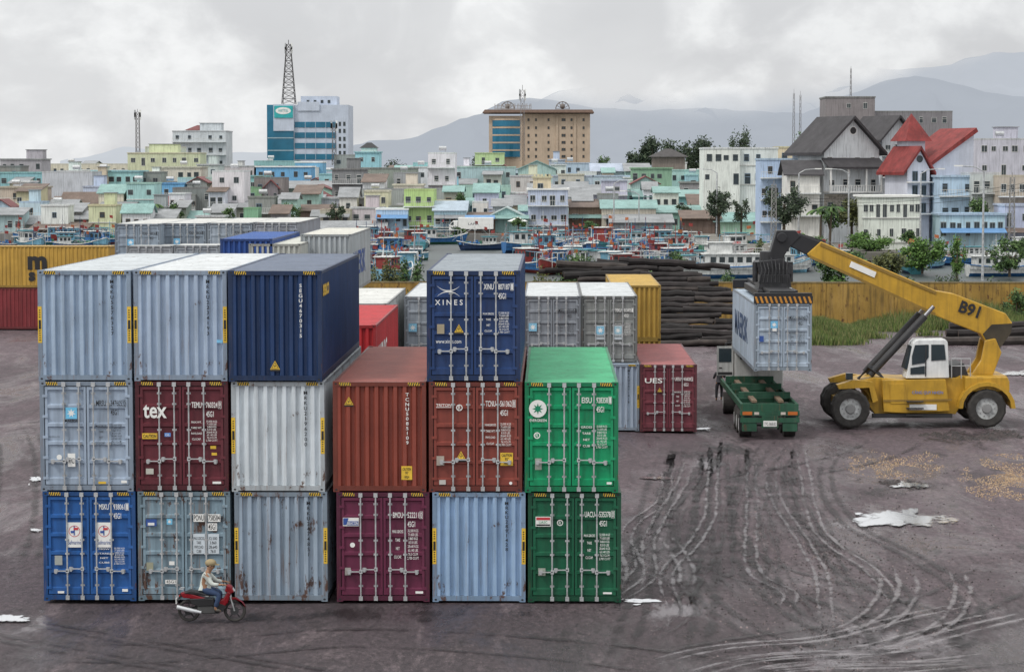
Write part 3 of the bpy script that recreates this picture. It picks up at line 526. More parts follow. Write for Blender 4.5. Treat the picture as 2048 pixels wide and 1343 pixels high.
MB().prism(poly([(1980,645),(2021,643),(2018,662),(1992,698),(1976,690),(1962,664)]),-.45,.53).build('boom_foot_shading',mat((.05,.04,.025),.6,0,.5,1),rs)  # dark overlay painting the shading on the rear end of the boom
MB().prism(poly([(1572,462),(1590,462),(1648,484),(1620,511),(1568,484)]),-.32,.4).build('inner_boom',BLK,rs,bevel=.03)
MB().prism(poly([(1600,464),(1652,480),(1640,486),(1600,474)]),-.2,.3).build('boom_tip_guard',DARK,rs)
MB().prism(poly([(1552,458),(1590,458),(1600,470),(1578,492),(1566,510),(1560,530),(1535,532),(1540,500)]),-.36,.44).cyl((q(1562,472)[0],-.5,q(1562,472)[1]),(q(1562,472)[0],.6,q(1562,472)[1]),.22,n=14).build('boom_head',BLK,rs,bevel=.03)
rp=MB(); rp.prism(poly([(1510,520),(1560,514),(1582,528),(1580,545),(1515,545)]),-.8,.9).prism(poly([(1518,545),(1575,545),(1580,580),(1512,580)]),-1.0,1.1)
for dx in (1508,1578): rp.cyl((q(dx,520)[0],-.6,q(dx,520)[1]),(q(dx,560)[0],-.6,q(dx,560)[1]),.12)
rp.cyl((q(1545,500)[0],.2,q(1545,500)[1]),(q(1545,580)[0],.2,q(1545,580)[1]),.55,n=16)
for k in range(8): rp.tube([(q(1515+k*8,512)[0],-.85,q(1515,512+k%3*5)[1]),(q(1520+k*7,535)[0],-1.0,q(0,535)[1]),(q(1514+k*8,560)[0],-1.05,q(0,560)[1])],.035,5)
rp.build('rotator',mat((.03,.03,.033),.5,.2,.5,3),rs,bevel=.02)
Yc=101.2; sC=F/Yc; Xc=at(1566,680,Yc).x; zc=H-(605-330)/sC-CH
cl=Xc-o0.x; ztop=zc+CH+.05; y0c=Yc-YS
sb=MB(); sb.box(cl-.55,cl+.55,y0c+.3,y0c+CL-.3,ztop+.18,ztop+.5)
for yy in (y0c,y0c+CL-.35): sb.box(cl-1.22,cl+1.22,yy+.02,yy+.35,ztop+.02,ztop+.42)
for sx in (-.75,.75): sb.box(cl+sx-.12,cl+sx+.12,y0c+2.5,y0c+CL-2.5,ztop+.1,ztop+.4)
sp_=sb.build('spreader',BLK,rs,bevel=.01)
hz=MB(); hz.box(cl-1.25,cl+1.25,y0c-.03,y0c+.015,ztop-.02,ztop+.30); hz.k(1)
for k in range(12): x=cl-1.22+k*.204; hz.prism([(x+.1,ztop+.0),(x+.19,ztop+.0),(x+.09,ztop+.28),(x,ztop+.28)],y0c-.036,y0c-.03)
hz.build('hazard_board',[BLK,mat((.5,.22,.03),.6)],sp_)
rect(rs,q(1553,0)[0],q(1583,0)[0],q(0,583)[1],q(0,569)[1],WHT,y=-1.06,name='name_plate'); txt(rs,'BELOTTI',q(1555,0)[0],q(0,580)[1],.6,.14,BLK,y=-1.08,bold=.01)
for yy in (-.72,.8):
    a=q(1735,745); m_=q(1845,627); e=q(1862,608)
    hc=MB().cyl((a[0],yy,a[1]),(m_[0],yy,m_[1]),.165,n=12).build('lift_cylinder',DARK,rs,smooth=True); MB().cyl((m_[0],yy,m_[1]),(e[0],yy,e[1]),.10,n=12).build('piston_rod',mat((.3,.3,.32),.3,.8),hc,smooth=True)
for y0,y1 in ((-.75,-.5),(.58,.83)): MB().prism(poly([(1938,744),(1980,744),(1997,700),(1985,672),(1965,676),(1957,715)]),y0,y1).build('boom_support',SY,rs,bevel=.03)
cw=mat((.7,.71,.71),.5,0,.15,1,.3)
P=[(1803,749),(1806,735),(1817,680),(1824,673),(1882,672),(1886,678),(1889,748)]
cab=MB().prism(poly(P),-1.3,-.1).build('cab',cw,rs,bevel=.03)
MB().prism(poly([(1815,705),(1821,683),(1848,682),(1848,707),(1840,718),(1815,722)]),-1.33,-1.305).build('cab_window',GLASS,cab)
MB().prism(poly([(1853,682),(1879,682),(1882,712),(1853,714)]),-1.33,-1.305).build('cab_window',GLASS,cab)
MB().prism(poly([(1812,728),(1840,724),(1840,740),(1812,741)]),-1.33,-1.305).build('cab_window',GLASS,cab)
MB().prism(poly([(1801,730),(1814,685),(1816,686),(1806,732)]),-1.2,-.2).build('windscreen',GLASS,cab)
MB().box(*sorted((q(1850,0)[0],q(1852,0)[0])),-1.34,-1.305,*sorted((q(0,742)[1],q(0,680)[1]))).build('door_frame',DARK,cab)
MB().prism(poly([(1893,724),(1920,720),(1930,746),(1893,748)]),-1.0,1.0).build('engine_cover',DARK,rs,bevel=.02)
rl=MB()
for a,b_ in (((1893,710),(1930,710)),((1893,724),(1930,724)),((1893,710),(1893,748)),((1912,710),(1912,748)),((1930,710),(1930,748))): A=q(*a);B=q(*b_); rl.cyl((A[0],-1.35,A[1]),(B[0],-1.35,B[1]),.025,n=6)
rl.build('hand_rail',STEEL,rs)
hl=MB(); X,Z=q(1690,750); hl.box(X-.15,X+.15,-1.6,-1.4,Z,Z+.28); hl.build('headlight',GLASS,rs)
hs=MB()
for k in range(6): hs.tube([(q(1712,750)[0],-.9+k*.1,q(0,750)[1]),(q(1730+k*3,730)[0],-.9+k*.1,q(0,725)[1]),(q(1765,748)[0],-.9+k*.1,q(0,750)[1])],.035,5)
hs.build('hose',BLK,rs)
for k in range(3): z=.55+k*.3; MB().box(q(1812,0)[0],q(1845,0)[0],-1.75,-1.5,z,z+.04).build('step',DARK,rs)
MB().prism(poly([(1700,519),(1750,541),(1746,552),(1696,530)]),-.47,-.45).build('white_panel',WHT,rs)
o=txt(rs,'B91',0,0,.92,.56,BLK,y=-.46,bold=.03); a=q(1912,620); o.location=(a[0],-.47,a[1]); o.rotation_euler=(PI/2,math.radians(19),0)
txt(rs,'CẢNG QUY NHƠN',q(1823,0)[0],q(0,777)[1],1.35,.2,mat((.08,.18,.5)),y=-1.54,bold=.01); rect(rs,q(1818,0)[0],q(1872,0)[0],q(0,807)[1],q(0,796)[1],WHT,y=-1.56,name='number_plate')
t=C1('pale blue grey container with MAERSK on its side, hanging over the truck','door',(.36,.43,.51),Xc,Yc,zc,rust=.15,haz=False,group=None); dcode(t,('MSKU','868940'),'7',BLK,2.2,WT,1.1,.55)
txt(t,'MAERSK',10.6,.9,7.2,1.15,mat((.03,.07,.16)),y=-hw-.006,rot='L',bold=.02); star(t,-.38,1.98,.12,mat((.15,.45,.7)),WHT); rect(t,-1.0,-.82,1.25,1.5,NB); rect(t,-.45,-.27,1.7,1.85,WHT)
# ---------------------------------------------------------------- truck
Yt=99.8; Xt=at(1540,800,Yt).x; tr=thing('flatbed_truck','green flatbed trailer truck with open white cab door waiting under the raised container','truck',(Xt,Yt,-.05),0)
TGn=mat((.012,.075,.04),.7,0,.35,1.5,.6,.5); cwht=mat((.5,.51,.5),.5,0,.2,1,.5)
b=MB()
for s in (-1,1): b.box(s*.55-.08,s*.55+.08,.1,12.2,1.1,1.45)
for y in (1.2,3.2,5.2,7.2,9.2,11): b.box(-1.15,1.15,y,y+.15,1.25,1.42)
for s in (-1,1): b.box(s*1.16-.05,s*1.16+.05,.1,12.2,1.22,1.48)
b.box(-1.2,1.2,0,.12,1.15,1.5); b.build('trailer_bed',TGn,tr)
for s in (-.62,.5): MB().prism([(s-.1,1.5),(s+.12,1.5),(s+.12,1.6),(s-.1,1.6)],.5,11.5).build('container_rail',mat((.17,.12,.08),.8,0,.4,2),tr)
for y in (2.5,6.5,10.2): MB().box(-1.1,1.1,y,y+.25,1.5,1.75).build('bolster',TGn,tr)
MB().box(-1.24,1.24,-.05,.05,1.0,1.22).box(-1.24,1.24,-.06,.02,.72,.92).box(-.35,.35,-.1,.0,.5,1.0).box(-1.2,-1.1,-.03,.05,.9,1.0).box(1.1,1.2,-.03,.05,.9,1.0).build('rear_bumper',TGn,tr)
for s in (-1,1):
    x=s*.85; MB().box(x-.3,x+.3,-.03,.3,.35,.7).build('underrun_box',TGn,tr)
for x in (-1.15,.75): MB().box(x,x+.4,-.075,-.05,1.04,1.18).build('tail_light',mat((.45,.12,.02),.4),tr)
for x in (-.66,.45): MB().box(x,x+.2,-.075,-.055,1.05,1.16).build('tail_light',mat((.5,.45,.4),.4),tr)
MB().box(-.28,.28,-.125,-.1,.56,.8).build('number_plate',WHT,tr); txt(tr,'77C-068.82',-.24,.6,.48,.14,BLK,y=-.13)
def wheelx(par,c,r,wd,n=22):
    x,y,z=c; b=MB(); b.cyl((x-wd/2,y,z),(x+wd/2,y,z),r,n=n); b.cyl((x-wd*.42,y,z),(x-wd*.52,y,z),r*.96,r*.85,n=n); b.cyl((x+wd*.42,y,z),(x+wd*.52,y,z),r*.96,r*.85,n=n); w=b.build('wheel',RUBBER,par); h=MB(); s=-1 if x<0 else 1; h.cyl((x+s*wd*.53,y,z),(x+s*wd*.55,y,z),r*.55,n=16); h.build('rim',RIM,w)
for y in (1.3,2.6,3.9,10.6,14.9):
    for s in (-1,1): wheelx(tr,(s*.93+(.65 if y>14 else 0),y,.5),.5,.5)
    MB().cyl((-.7,y,.5),(.7,y,.5),.08).build('axle',DARK,tr)
for s in (-1,1): MB().box(s*.98-.26,s*.98+.26,.65,.68,.3,1.0).build('mud_flap',BLK,tr)
cab=MB().prismx([(13.3,1.0),(13.3,3.35),(13.6,3.6),(15.5,3.5),(15.8,2.2),(15.9,1.0)],-.42,1.85).build('cab',cwht,tr,bevel=.05)
MB().box(-.2,1.6,13.26,13.29,2.3,3.1).build('rear_window',GLASS,cab); MB().box(-.435,-.422,14.0,15.3,1.2,3.1).build('side_opening',DARK,cab)
MB().box(-.3,1.75,12.2,16,.75,1.0).build('cab_floor',DARK,tr)
dr=MB().box(-1.25,-.46,14.05,14.12,1.45,2.85).build('cab_door',cwht,tr,label='open cab door'); MB().box(-1.16,-.56,14.03,14.048,2.1,2.75).build('door_window',GLASS,dr); MB().box(-1.15,-1.0,14.03,14.048,1.8,1.85).build('door_handle',DARK,dr); MB().box(-1.2,-.52,14.03,14.048,1.5,1.62).build('door_step_panel',DARK,dr)
MB().box(-.75,-.65,15.6,15.75,2.2,2.9).cyl((-.42,15.6,2.9),(-.7,15.65,2.9),.02).build('mirror',DARK,tr)
MB().box(-.75,-.45,12.9,13.6,.5,.95).build('fuel_tank',STEEL,tr,bevel=.04)
# ---------------------------------------------------------------- people
def skin(name,V,E,R_,m,par,sub=1,root=0):
    me=bpy.data.meshes.new(name); me.from_pydata(V,E,[]); me.materials.append(m); o=bpy.data.objects.new(name,me); C.objects.link(o)
    if par: o.parent=par
    md=o.modifiers.new('skin','SKIN'); md.use_smooth_shade=True
    sv=me.skin_vertices[0].data if me.skin_vertices else None
    if sv is None:
        bm=bmesh.new(); bm.from_mesh(me); bm.verts.layers.skin.verify(); bm.to_mesh(me); bm.free(); sv=me.skin_vertices[0].data
    for i,r in enumerate(R_): sv[i].radius=(r,r) if not isinstance(r,tuple) else r; sv[i].use_root=(i==root)
    s=o.modifiers.new('sub','SUBSURF'); s.levels=sub; s.render_levels=sub; return o
SK=mat((.32,.17,.1),.6,var=.1)
def person(label,loc,rz,J,shirt,trous,shoes,hat=None,hair=None):
    t=thing('person',label,'person',loc,rz)
    V=[J['pel'],J['wai'],J['che'],J['nec'],J['jaw'],J['sku'],J['top']]; E=[(0,1),(1,2),(2,3),(3,4),(4,5),(5,6)]; Rr=[.13,.12,.135,.052,.07,.098,.07]
    f=Vector(J.get('face',(1,0,0)))
    V.append(tuple(Vector(J['jaw'])*.5+Vector(J['sku'])*.5+f*.115)); E.append((4,7)); Rr.append(.018)
    for s in ('l','r'):
        n=len(V); V+=[J['sh'+s],J['el'+s],J['wr'+s]]; E+=[(2,n),(n,n+1),(n+1,n+2)]; Rr+=[.06,.043,.03]
        w=Vector(J['wr'+s]); e_=Vector(J['el'+s]); dd=(w-e_).normalized(); sd=Vector((0,1,0)) if abs(dd.y)<.8 else Vector((1,0,0))
        p=len(V); V.append(tuple(w+dd*.06)); E.append((n+2,p)); Rr.append(.036)
        for k,l in enumerate((.06,.075,.08,.07)):
            a=w+dd*.1+sd*(k-1.5)*.021; b_=a+dd*l*.45; c_=b_+dd*l*.15-Vector((0,0,l*.5)); i=len(V); V+=[tuple(a),tuple(b_),tuple(c_)]; E+=[(p,i),(i,i+1),(i+1,i+2)]; Rr+=[.0105,.009,.008]
        a=w+dd*.05+sd*(.045 if s=='l' else -.045); b_=a+dd*.035; i=len(V); V+=[tuple(a),tuple(b_)]; E+=[(p,i),(i,i+1)]; Rr+=[.012,.009]
        n=len(V); V+=[J['hi'+s],J['kn'+s],J['an'+s],J['to'+s]]; E+=[(0,n),(n,n+1),(n+1,n+2),(n+2,n+3)]; Rr+=[.085,.06,.042,.03]
    skin('body',V,E,Rr,SK,t,1)
    g=lambda a,b_,k: tuple(Vector(J[a])*(1-k)+Vector(J[b_])*k)
    V=[J['wai'],J['che'],g('che','nec',.6),g('pel','wai',.2)]; E=[(0,1),(1,2),(0,3)]; Rr=[.15,.165,.075,.145]
    for s in ('l','r'): n=len(V); V+=[J['sh'+s],J['el'+s],g('el'+s,'wr'+s,.85)]; E+=[(1,n),(n,n+1),(n+1,n+2)]; Rr+=[.08,.062,.048]
    skin('shirt',V,E,Rr,shirt,t,1)
    V=[J['pel'],g('pel','wai',.5)]; E=[(0,1)]; Rr=[.15,.138]
    for s in ('l','r'): n=len(V); V+=[J['hi'+s],J['kn'+s],g('kn'+s,'an'+s,.9)]; E+=[(0,n),(n,n+1),(n+1,n+2)]; Rr+=[.105,.078,.062]
    skin('trousers',V,E,Rr,trous,t,1)
    for s in ('l','r'):
        a,b_=Vector(J['an'+s]),Vector(J['to'+s]); skin('shoe',[tuple(a+Vector((0,0,-.02))),tuple(a*.5+b_*.5),tuple(b_)],[(0,1),(1,2)],[.05,.048,.038],shoes,t,1)
    k=Vector(J['sku']); tp=Vector(J['top']); side=Vector((-f.y,f.x,0))
    for s in (-1,1): MB().sph(tuple(k+f*.088+side*s*.033-Vector((0,0,.012))),.012,n=8,m=5).build('eye',DARK,t); MB().sph(tuple(k+side*s*.1-Vector((0,0,.01))),.02,.02,.032,n=8,m=5).build('ear',SK,t,smooth=True)
    if hair: MB().sph(tuple(k-f*.02+Vector((0,0,.045))),.112,.112,.10,n=12,m=8).build('hair',hair,t,smooth=True)
    if hat:
        h=MB(); c=tp; h.sph(tuple(c+Vector((0,0,-.01))),.145,.13,.105,n=14,m=8); ca=c+Vector((0,0,-.04)); h.prism([(ca.x+.05,ca.z-.012),(ca.x+.05,ca.z+.03),(ca.x+.22,ca.z-.015)],-.08,.08); h.build('cap',hat,t,smooth=True)
    return t
B0=gd(424,1238); B0.z=-.05
rider=dict(pel=(-.17,0,.83),wai=(-.17,0,.97),che=(-.13,0,1.15),nec=(-.07,0,1.3),jaw=(-.03,0,1.36),sku=(-.02,0,1.43),top=(-.02,0,1.5),face=(1,0,0),
 shl=(-.12,.17,1.21),ell=(.08,.24,1.0),wrl=(.27,.24,.98),shr=(-.12,-.17,1.21),elr=(.05,-.25,.98),wrr=(.26,-.25,.98),
 hil=(-.12,.1,.8),knl=(.22,.15,.72),anl=(.1,.14,.34),tol=(.25,.14,.29),hir=(-.12,-.1,.8),knr=(.22,-.15,.72),anr=(.1,-.14,.34),tor=(.25,-.14,.29))
person('person in pale shirt, jeans and tan cap riding the red motorbike',B0,0,rider,mat((.5,.53,.5),.85,0,.2,6),mat((.03,.055,.12),.85,0,.2,8),mat((.08,.07,.06),.7),hat=mat((.30,.24,.14),.85),hair=mat((.01,.01,.01),.6))
mbk=thing('motorbike','red and black scooter style motorbike ridden past the rusty container','motorbike',B0)
RDP=mat((.20,.006,.012),.25,0,.15); BP=mat((.02,.02,.022),.35,0,.2)
def bwheel(x):
    b=MB(); n=28; R0=.285
    for i in range(n):
        a0=2*PI*i/n;a1=2*PI*(i+1)/n; b.cyl((x+(R0-.035)*math.cos(a0),0,R0+(R0-.035)*math.sin(a0)),(x+(R0-.035)*math.cos(a1),0,R0+(R0-.035)*math.sin(a1)),.036,n=7)
    w=b.build('wheel',RUBBER,mbk,smooth=True); b=MB()
    for i in range(n):
        a0=2*PI*i/n;a1=2*PI*(i+1)/n; b.cyl((x+.215*math.cos(a0),0,R0+.215*math.sin(a0)),(x+.215*math.cos(a1),0,R0+.215*math.sin(a1)),.014,n=5)
    for i in range(5): a=2*PI*i/5+.3; b.cyl((x,0,R0),(x+.215*math.cos(a),0,R0+.215*math.sin(a)),.016,n=5)
    b.cyl((x,-.05,R0),(x,.05,R0),.05,n=12); b.cyl((x,-.06,R0),(x,-.05,R0),.11,n=16); b.build('rim',DARK,w)
bwheel(-.58); bwheel(.58)
MB().prism([(-.72,.62),(-.78,.74),(-.62,.76),(-.3,.66),(-.15,.62),(-.25,.57),(-.5,.60)],-.12,.12).build('tail_fairing',RDP,mbk,bevel=.02)
MB().prism([(-.55,.6),(-.2,.62),(.06,.6),(.1,.42),(-.3,.4),(-.5,.46)],-.125,.125).build('side_panel',BP,mbk,bevel=.02)
MB().prism([(-.7,.75),(-.55,.81),(-.3,.78),(-.15,.73),(.08,.72),(.08,.66),(-.3,.69),(-.65,.72)],-.13,.13).build('seat',BP,mbk,bevel=.03)
MB().prism([(.12,.5),(.16,.4),(.3,.36),(.42,.5),(.5,.75),(.42,.8),(.3,.6),(.18,.56)],-.14,.14).build('leg_shield',RDP,mbk,bevel=.03)
MB().prism([(.04,.45),(.12,.3),(.3,.28),(.38,.42),(.3,.46),(.15,.5)],-.147,.147).build('lower_panel',BP,mbk)
MB().prism([(.34,.78),(.5,.72),(.58,.78),(.5,.92),(.38,.96)],-.11,.11).build('front_fairing',RDP,mbk,bevel=.03)
MB().prism([(.52,.74),(.585,.785),(.54,.86)],-.08,.08).build('headlight',mat((.6,.62,.62),.15),mbk)
MB().prism([(.3,.56),(.42,.62),(.62,.62),(.76,.52),(.83,.42),(.78,.5),(.6,.58),(.42,.55)],-.05,.05).build('front_mudguard',RDP,mbk,bevel=.01)
for s in (-1,1): MB().cyl((.58,s*.065,.285),(.44,s*.065,.75),.02).build('fork',STEEL,mbk)
MB().prism([(-.35,.5),(-.1,.48),(.12,.36),(.1,.22),(-.2,.2),(-.36,.3)],-.1,.1).build('engine',mat((.09,.09,.09),.5,.4),mbk,bevel=.03)
MB().prism([(-.62,.32),(-.3,.42),(-.3,.34),(-.6,.26)],.08,.12).build('swing_arm',DARK,mbk)
MB().cyl((-.25,-.15,.26),(-.45,-.16,.3),.035,.05,n=10).cyl((-.45,-.16,.3),(-.86,-.17,.4),.052,.056,n=12).build('exhaust',mat((.62,.64,.66),.35,.3),mbk,smooth=True)
MB().tube([(.28,-.3,.98),(.36,-.14,.95),(.4,0,.92),(.36,.14,.95),(.28,.3,.98)],.017).build('handlebar',BP,mbk)
for s in (-1,1): MB().cyl((.33,s*.26,.98),(.36,s*.3,1.12),.008,n=5).box(.345,.36,s*.3-.055,s*.3+.055,1.1,1.18).build('mirror',BP,mbk,bevel=.006)
MB().prism([(-.8,.72),(-.86,.55),(-.9,.5),(-.78,.62),(-.68,.64)],-.07,.07).build('rear_mudguard',BP,mbk)
MB().box(-.9,-.88,-.09,.09,.46,.6).build('number_plate',WHT,mbk); MB().prism([(-.79,.7),(-.82,.68),(-.79,.64)],-.09,.09).build('tail_light',mat((.5,.02,.02),.3),mbk)
MB().box(.08,.2,-.2,.2,.235,.26).build('foot_peg',BP,mbk); MB().tube([(-.7,-.1,.84),(-.8,-.1,.84),(-.8,.1,.84),(-.7,.1,.84)],.013).build('grab_rail',STEEL,mbk)
W0=gd(1438,800); W0.z=-.05
st_=dict(pel=(0,0,.93),wai=(.02,0,1.08),che=(.03,0,1.3),nec=(.05,0,1.46),jaw=(.07,0,1.53),sku=(.07,0,1.6),top=(.07,0,1.67),face=(0,1,0),
 shl=(-.16,0,1.38),ell=(-.26,.1,1.12),wrl=(-.2,.3,1.15),shr=(.2,0,1.38),elr=(.28,.18,1.16),wrr=(.2,.4,1.25),
 hil=(-.09,0,.9),knl=(-.12,.03,.5),anl=(-.13,0,.1),tol=(-.13,.14,.04),hir=(.1,0,.9),knr=(.14,.16,.54),anr=(.12,.12,.12),tor=(.12,.26,.05))
person('person in dark shirt and trousers standing by the open cab door',W0,0,st_,mat((.05,.05,.06),.85),mat((.03,.03,.035),.85),BLK,hair=mat((.01,.01,.01),.6))
# ---------------------------------------------------------------- wall, logs, grass
YW=172; WHt=2.95
xa,xb=at(690,600,YW).x,at(2200,600,YW).x
wl=thing('boundary_wall','long ochre yellow boundary wall stained dark at its foot','wall',((xa+xb)/2,YW,0)); hwid=(xb-xa)/2
WY=mat((.32,.195,.045),.9,0,.35,.5,1.0,.7)
MB().box(-hwid,hwid,0,.22,-.1,WHt).build('wall_panel',WY,wl); MB().box(-hwid,hwid,-.03,.25,WHt,WHt+.1).build('coping',mat((.2,.15,.07),.9,0,.35,1,.7,.3),wl)
for k in range(12): x=-hwid+.3+k*(2*hwid-.6)/11; MB().box(x-.15,x+.15,-.08,-.002,-.1,WHt-.01).build('pilaster',WY,wl)
LG=[mat((.013,.011,.011),.9,0,.5,1.5,bump=.8),mat((.022,.018,.018),.9,0,.5,1.5,bump=.8),mat((.042,.034,.031),.9,0,.5,1.5,bump=.8)]; LE=mat((.07,.05,.04),.9,0,.4,5)
def log(x,y,z,L,r,lab,grp,tilt=.035):
    b=MB(); n=8; seg=5
    for k in range(seg+1):
        u=-L/2+L*k/seg; rr=r*(1+U(-.12,.12)); dy=U(-.05,.05); dz=U(-.05,.05)
        for i in range(n): a=2*PI*i/n; b.v.append((u,dy+rr*math.cos(a),dz+rr*math.sin(a)))
    for k in range(seg):
        for i in range(n): a=k*n+i; c=k*n+(i+1)%n; b.f.append([a,c,c+n,a+n]); b.m.append(0)
    b.f.append(list(range(n))[::-1]); b.m.append(1); b.f.append([seg*n+i for i in range(n)]); b.m.append(1)
    o=b.build('log',[LG[random.choice((0,0,1,1,2))],LE],loc=(x,y,z),smooth=True); o.rotation_euler=(0,U(-tilt,tilt),U(-.1,.1)); return tag(o,lab,'log',grp)
xl,xr_=at(1290,600,153).x,at(1472,600,153).x; xtop=at(1095,600,158).x
for row in range(15):
    z=.12+row*.31; y=151.5+row*.62; lft=xl+(xtop-xl)*max(0,(row-9)/5)-(.0 if row<9 else U(0,1)); x=lft+U(-.4,.8)
    xe=xr_-max(0,row-10)*.7+U(-.5,.5)
    while x<xe-.4:
        L=U(2.2,6.5); L=min(L,xe+U(-.4,.8)-x)
        if L<.8: break
        for kk in range(2): log(x+L/2+U(-.6,.6)*kk,y+U(-.15,.15)+kk*.35,z+U(-.06,.06)-kk*.03,L+U(-.2,.3),U(.13,.25),'dark weathered log in the long heap before the yellow wall','logs in the long heap',.05)
        x+=L+.05
for k in range(10):
    x=U(xtop,xr_-4); log(x+1.5,160.5+k*.3,4.6+U(0,.35),U(2.5,6),U(.14,.24),'dark weathered log in the long heap before the yellow wall','logs in the long heap',.08)
for i,(x,y,z,L) in enumerate([(1990,153,.2,9),(2030,153.6,.7,7),(1960,154.1,.65,4),(2000,154.6,1.05,6)]): log(at(x,660,153).x,y,z,L,.28,'dark log lying by the wall at the right edge','logs by the right edge')
GRM=[mat((.12,.17,.04),.9,0,.3,3),mat((.065,.11,.028),.9,0,.3,3),mat((.20,.20,.08),.9,0,.3,3)]
def grass(label,areas,n,hh):
    b=MB()
    for _ in range(n):
        x0,x1,y0,y1=random.choice(areas); p=gd(U(x0,x1)+random.gauss(0,14),U(y0,y1)); k_=mn.noise(Vector((p.x*.35,p.y*.12,0)))
        if k_<-.25: continue
        h=hh*U(.4,1.2)*(.7+k_); a=U(0,PI); s=.05; dx,dy=math.cos(a)*s,math.sin(a)*s; lx,ly=U(-.4,.4)*h,U(-.4,.4)*h; b.k(random.randrange(3))
        b.add([(p.x-dx,p.y-dy,-.1),(p.x+dx,p.y+dy,-.1),(p.x+lx,p.y+ly,h)],[(0,1,2)])
    return tag(b.build('grass',GRM),label,kind='stuff')
grass('tall yellow green weeds at the foot of the yellow wall',[(1620,1715,646,688),(1600,1760,646,676),(1480,1640,646,666),(1740,1960,646,670)],30000,.8)
grass('rank green weeds along the wall at the right edge',[(1880,2090,646,664),(1930,2090,646,680)],15000,1.5)
# ---------------------------------------------------------------- vegetation
FOL={'g':[mat((.05,.10,.028),.8,var=.3),mat((.085,.15,.04),.8,var=.3),mat((.022,.05,.016),.8,var=.3)],
     'd':[mat((.035,.06,.03),.8,var=.3),mat((.06,.085,.045),.8,var=.3),mat((.018,.032,.018),.8,var=.3)],
     'y':[mat((.12,.135,.04),.8,var=.3),mat((.09,.10,.035),.8,var=.3),mat((.05,.06,.025),.8,var=.3)],
     'l':[mat((.10,.19,.035),.8,var=.3),mat((.06,.13,.02),.8,var=.3),mat((.03,.07,.015),.8,var=.3)]}
BARK=mat((.09,.07,.05),.9)
def tree(x0,x1,yt,Y,k,label,n=600,ls=.35,z0=GZ,shrub=False,trunk=.35):
    a=at(x0,yt,Y);b=at(x1,yt,Y); w=(b.x-a.x)/2; h=a.z-z0; t=thing('shrub' if shrub else 'tree',label,'shrub' if shrub else 'tree',((a.x+b.x)/2,Y,z0))
    n=int(n*1.9); ls*=.72
    zc=h*(.5 if shrub else .5+trunk/2); rh=h-zc; m=MB(); tk=MB(); tk.cyl((0,0,0),(U(-.1,.1)*w,0,zc),.05*h*.5+.05,.03*h*.5+.03,n=7)
    nc=15 if not shrub else 12
    for _ in range(nc):
        aa=U(0,6.28); r=R()**.5*.8; c=Vector((w*r*math.cos(aa),w*r*math.sin(aa)*.8,zc+rh*U(-.7,.75)*(1-r*.3))); cs=Vector((w*U(.2,.4),w*.35,rh*U(.2,.38))); m.k(random.randrange(3)); tk.cyl((0,0,zc*.6),tuple(c),.03*h*.3+.02,.015,n=5)
        for _ in range(n//nc):
            p=c+Vector((random.gauss(0,.5)*cs.x,random.gauss(0,.5)*cs.y,random.gauss(0,.5)*cs.z))
            if p.z<.05: continue
            s=ls*U(.5,1.2); u=Vector((U(-1,1),U(-1,1),U(-1,1))).normalized()*s; v_=u.orthogonal().normalized()*s*.6
            if R()<.25: m.k(random.randrange(3))
            m.quad(p-u,p-v_*.8,p+u,p+v_*.8)
    m.build('foliage' if shrub else 'crown',FOL[k],t); tk.build('stem' if shrub else 'trunk',BARK,t); return t
for a in [(1250,1300,292,600,'d','sparse dark tree, left end of the distant tree line',900,.6),(1280,1345,264,600,'d','tall feathery dark tree behind the town, by the thatched cone roof',1500,.6),(1335,1400,274,600,'d','rounded dark tree in the middle of the distant tree line',1400,.6),(1380,1455,268,600,'d','wide dark tree at the right of the distant tree line',1600,.6),(1310,1380,286,612,'d','low dark tree filling the distant tree line left of its middle',1100,.6),(1370,1440,290,612,'d','low dark tree filling the distant tree line right of its middle',1100,.6),(1455,1525,252,560,'d','tall wispy dark tree right of the distant tree line',1300,.5),(1590,1632,250,520,'g','green treetop left of the dark gabled house',400,.5),
  (1412,1466,378,372,'d','round dark tree in front of the large white building',1200,.32),(1527,1610,366,322,'d','large dark tree below the blue lattice house',1800,.32),(1672,1736,392,322,'y','yellowish tree beside the white terraced house',1300,.3),(1640,1680,405,320,'g','small green tree below the gabled house',500,.3),
  (78,128,408,420,'d','dark tree among the houses at far left',600,.35),(200,240,425,404,'g','small green tree behind the rear left containers',400,.35),(905,940,382,403,'g','green tree behind the pale blue waterfront house',400,.35),(1160,1200,440,384,'g','tree over the red boats at the quay',400,.32),(760,822,318,640,'d','dark treetops left of the beige hotel',700,.5),(925,975,308,640,'d','dark trees at the left foot of the beige hotel',600,.5),(1186,1225,304,640,'g','trees at the right foot of the beige hotel',500,.5),(80,125,322,640,'d','dark tree on the left skyline',400,.5),(225,262,372,430,'d','dark tree behind the maroon roofed house',400,.4),(1940,1990,388,322,'g','bushy tree before the right hand houses',700,.32),(1800,1840,460,312,'g','green tree by the quay at right',600,.3),(1465,1500,395,372,'d','small dark tree right of the large white building',400,.32),(330,368,404,404,'g','small tree right of the palm at left',400,.33),(652,690,405,402,'d','dark tree above the beige quay house',400,.35),(1020,1056,430,386,'g','small tree between mint house and tower house',400,.3),(1345,1385,405,404,'d','dark tree at the end of the long mint building',500,.35),(560,600,404,404,'g','small tree above the rear containers in mid picture',400,.33),(440,470,415,402,'g','small green tree by the narrow white house',350,.33)]:
    tree(*a)
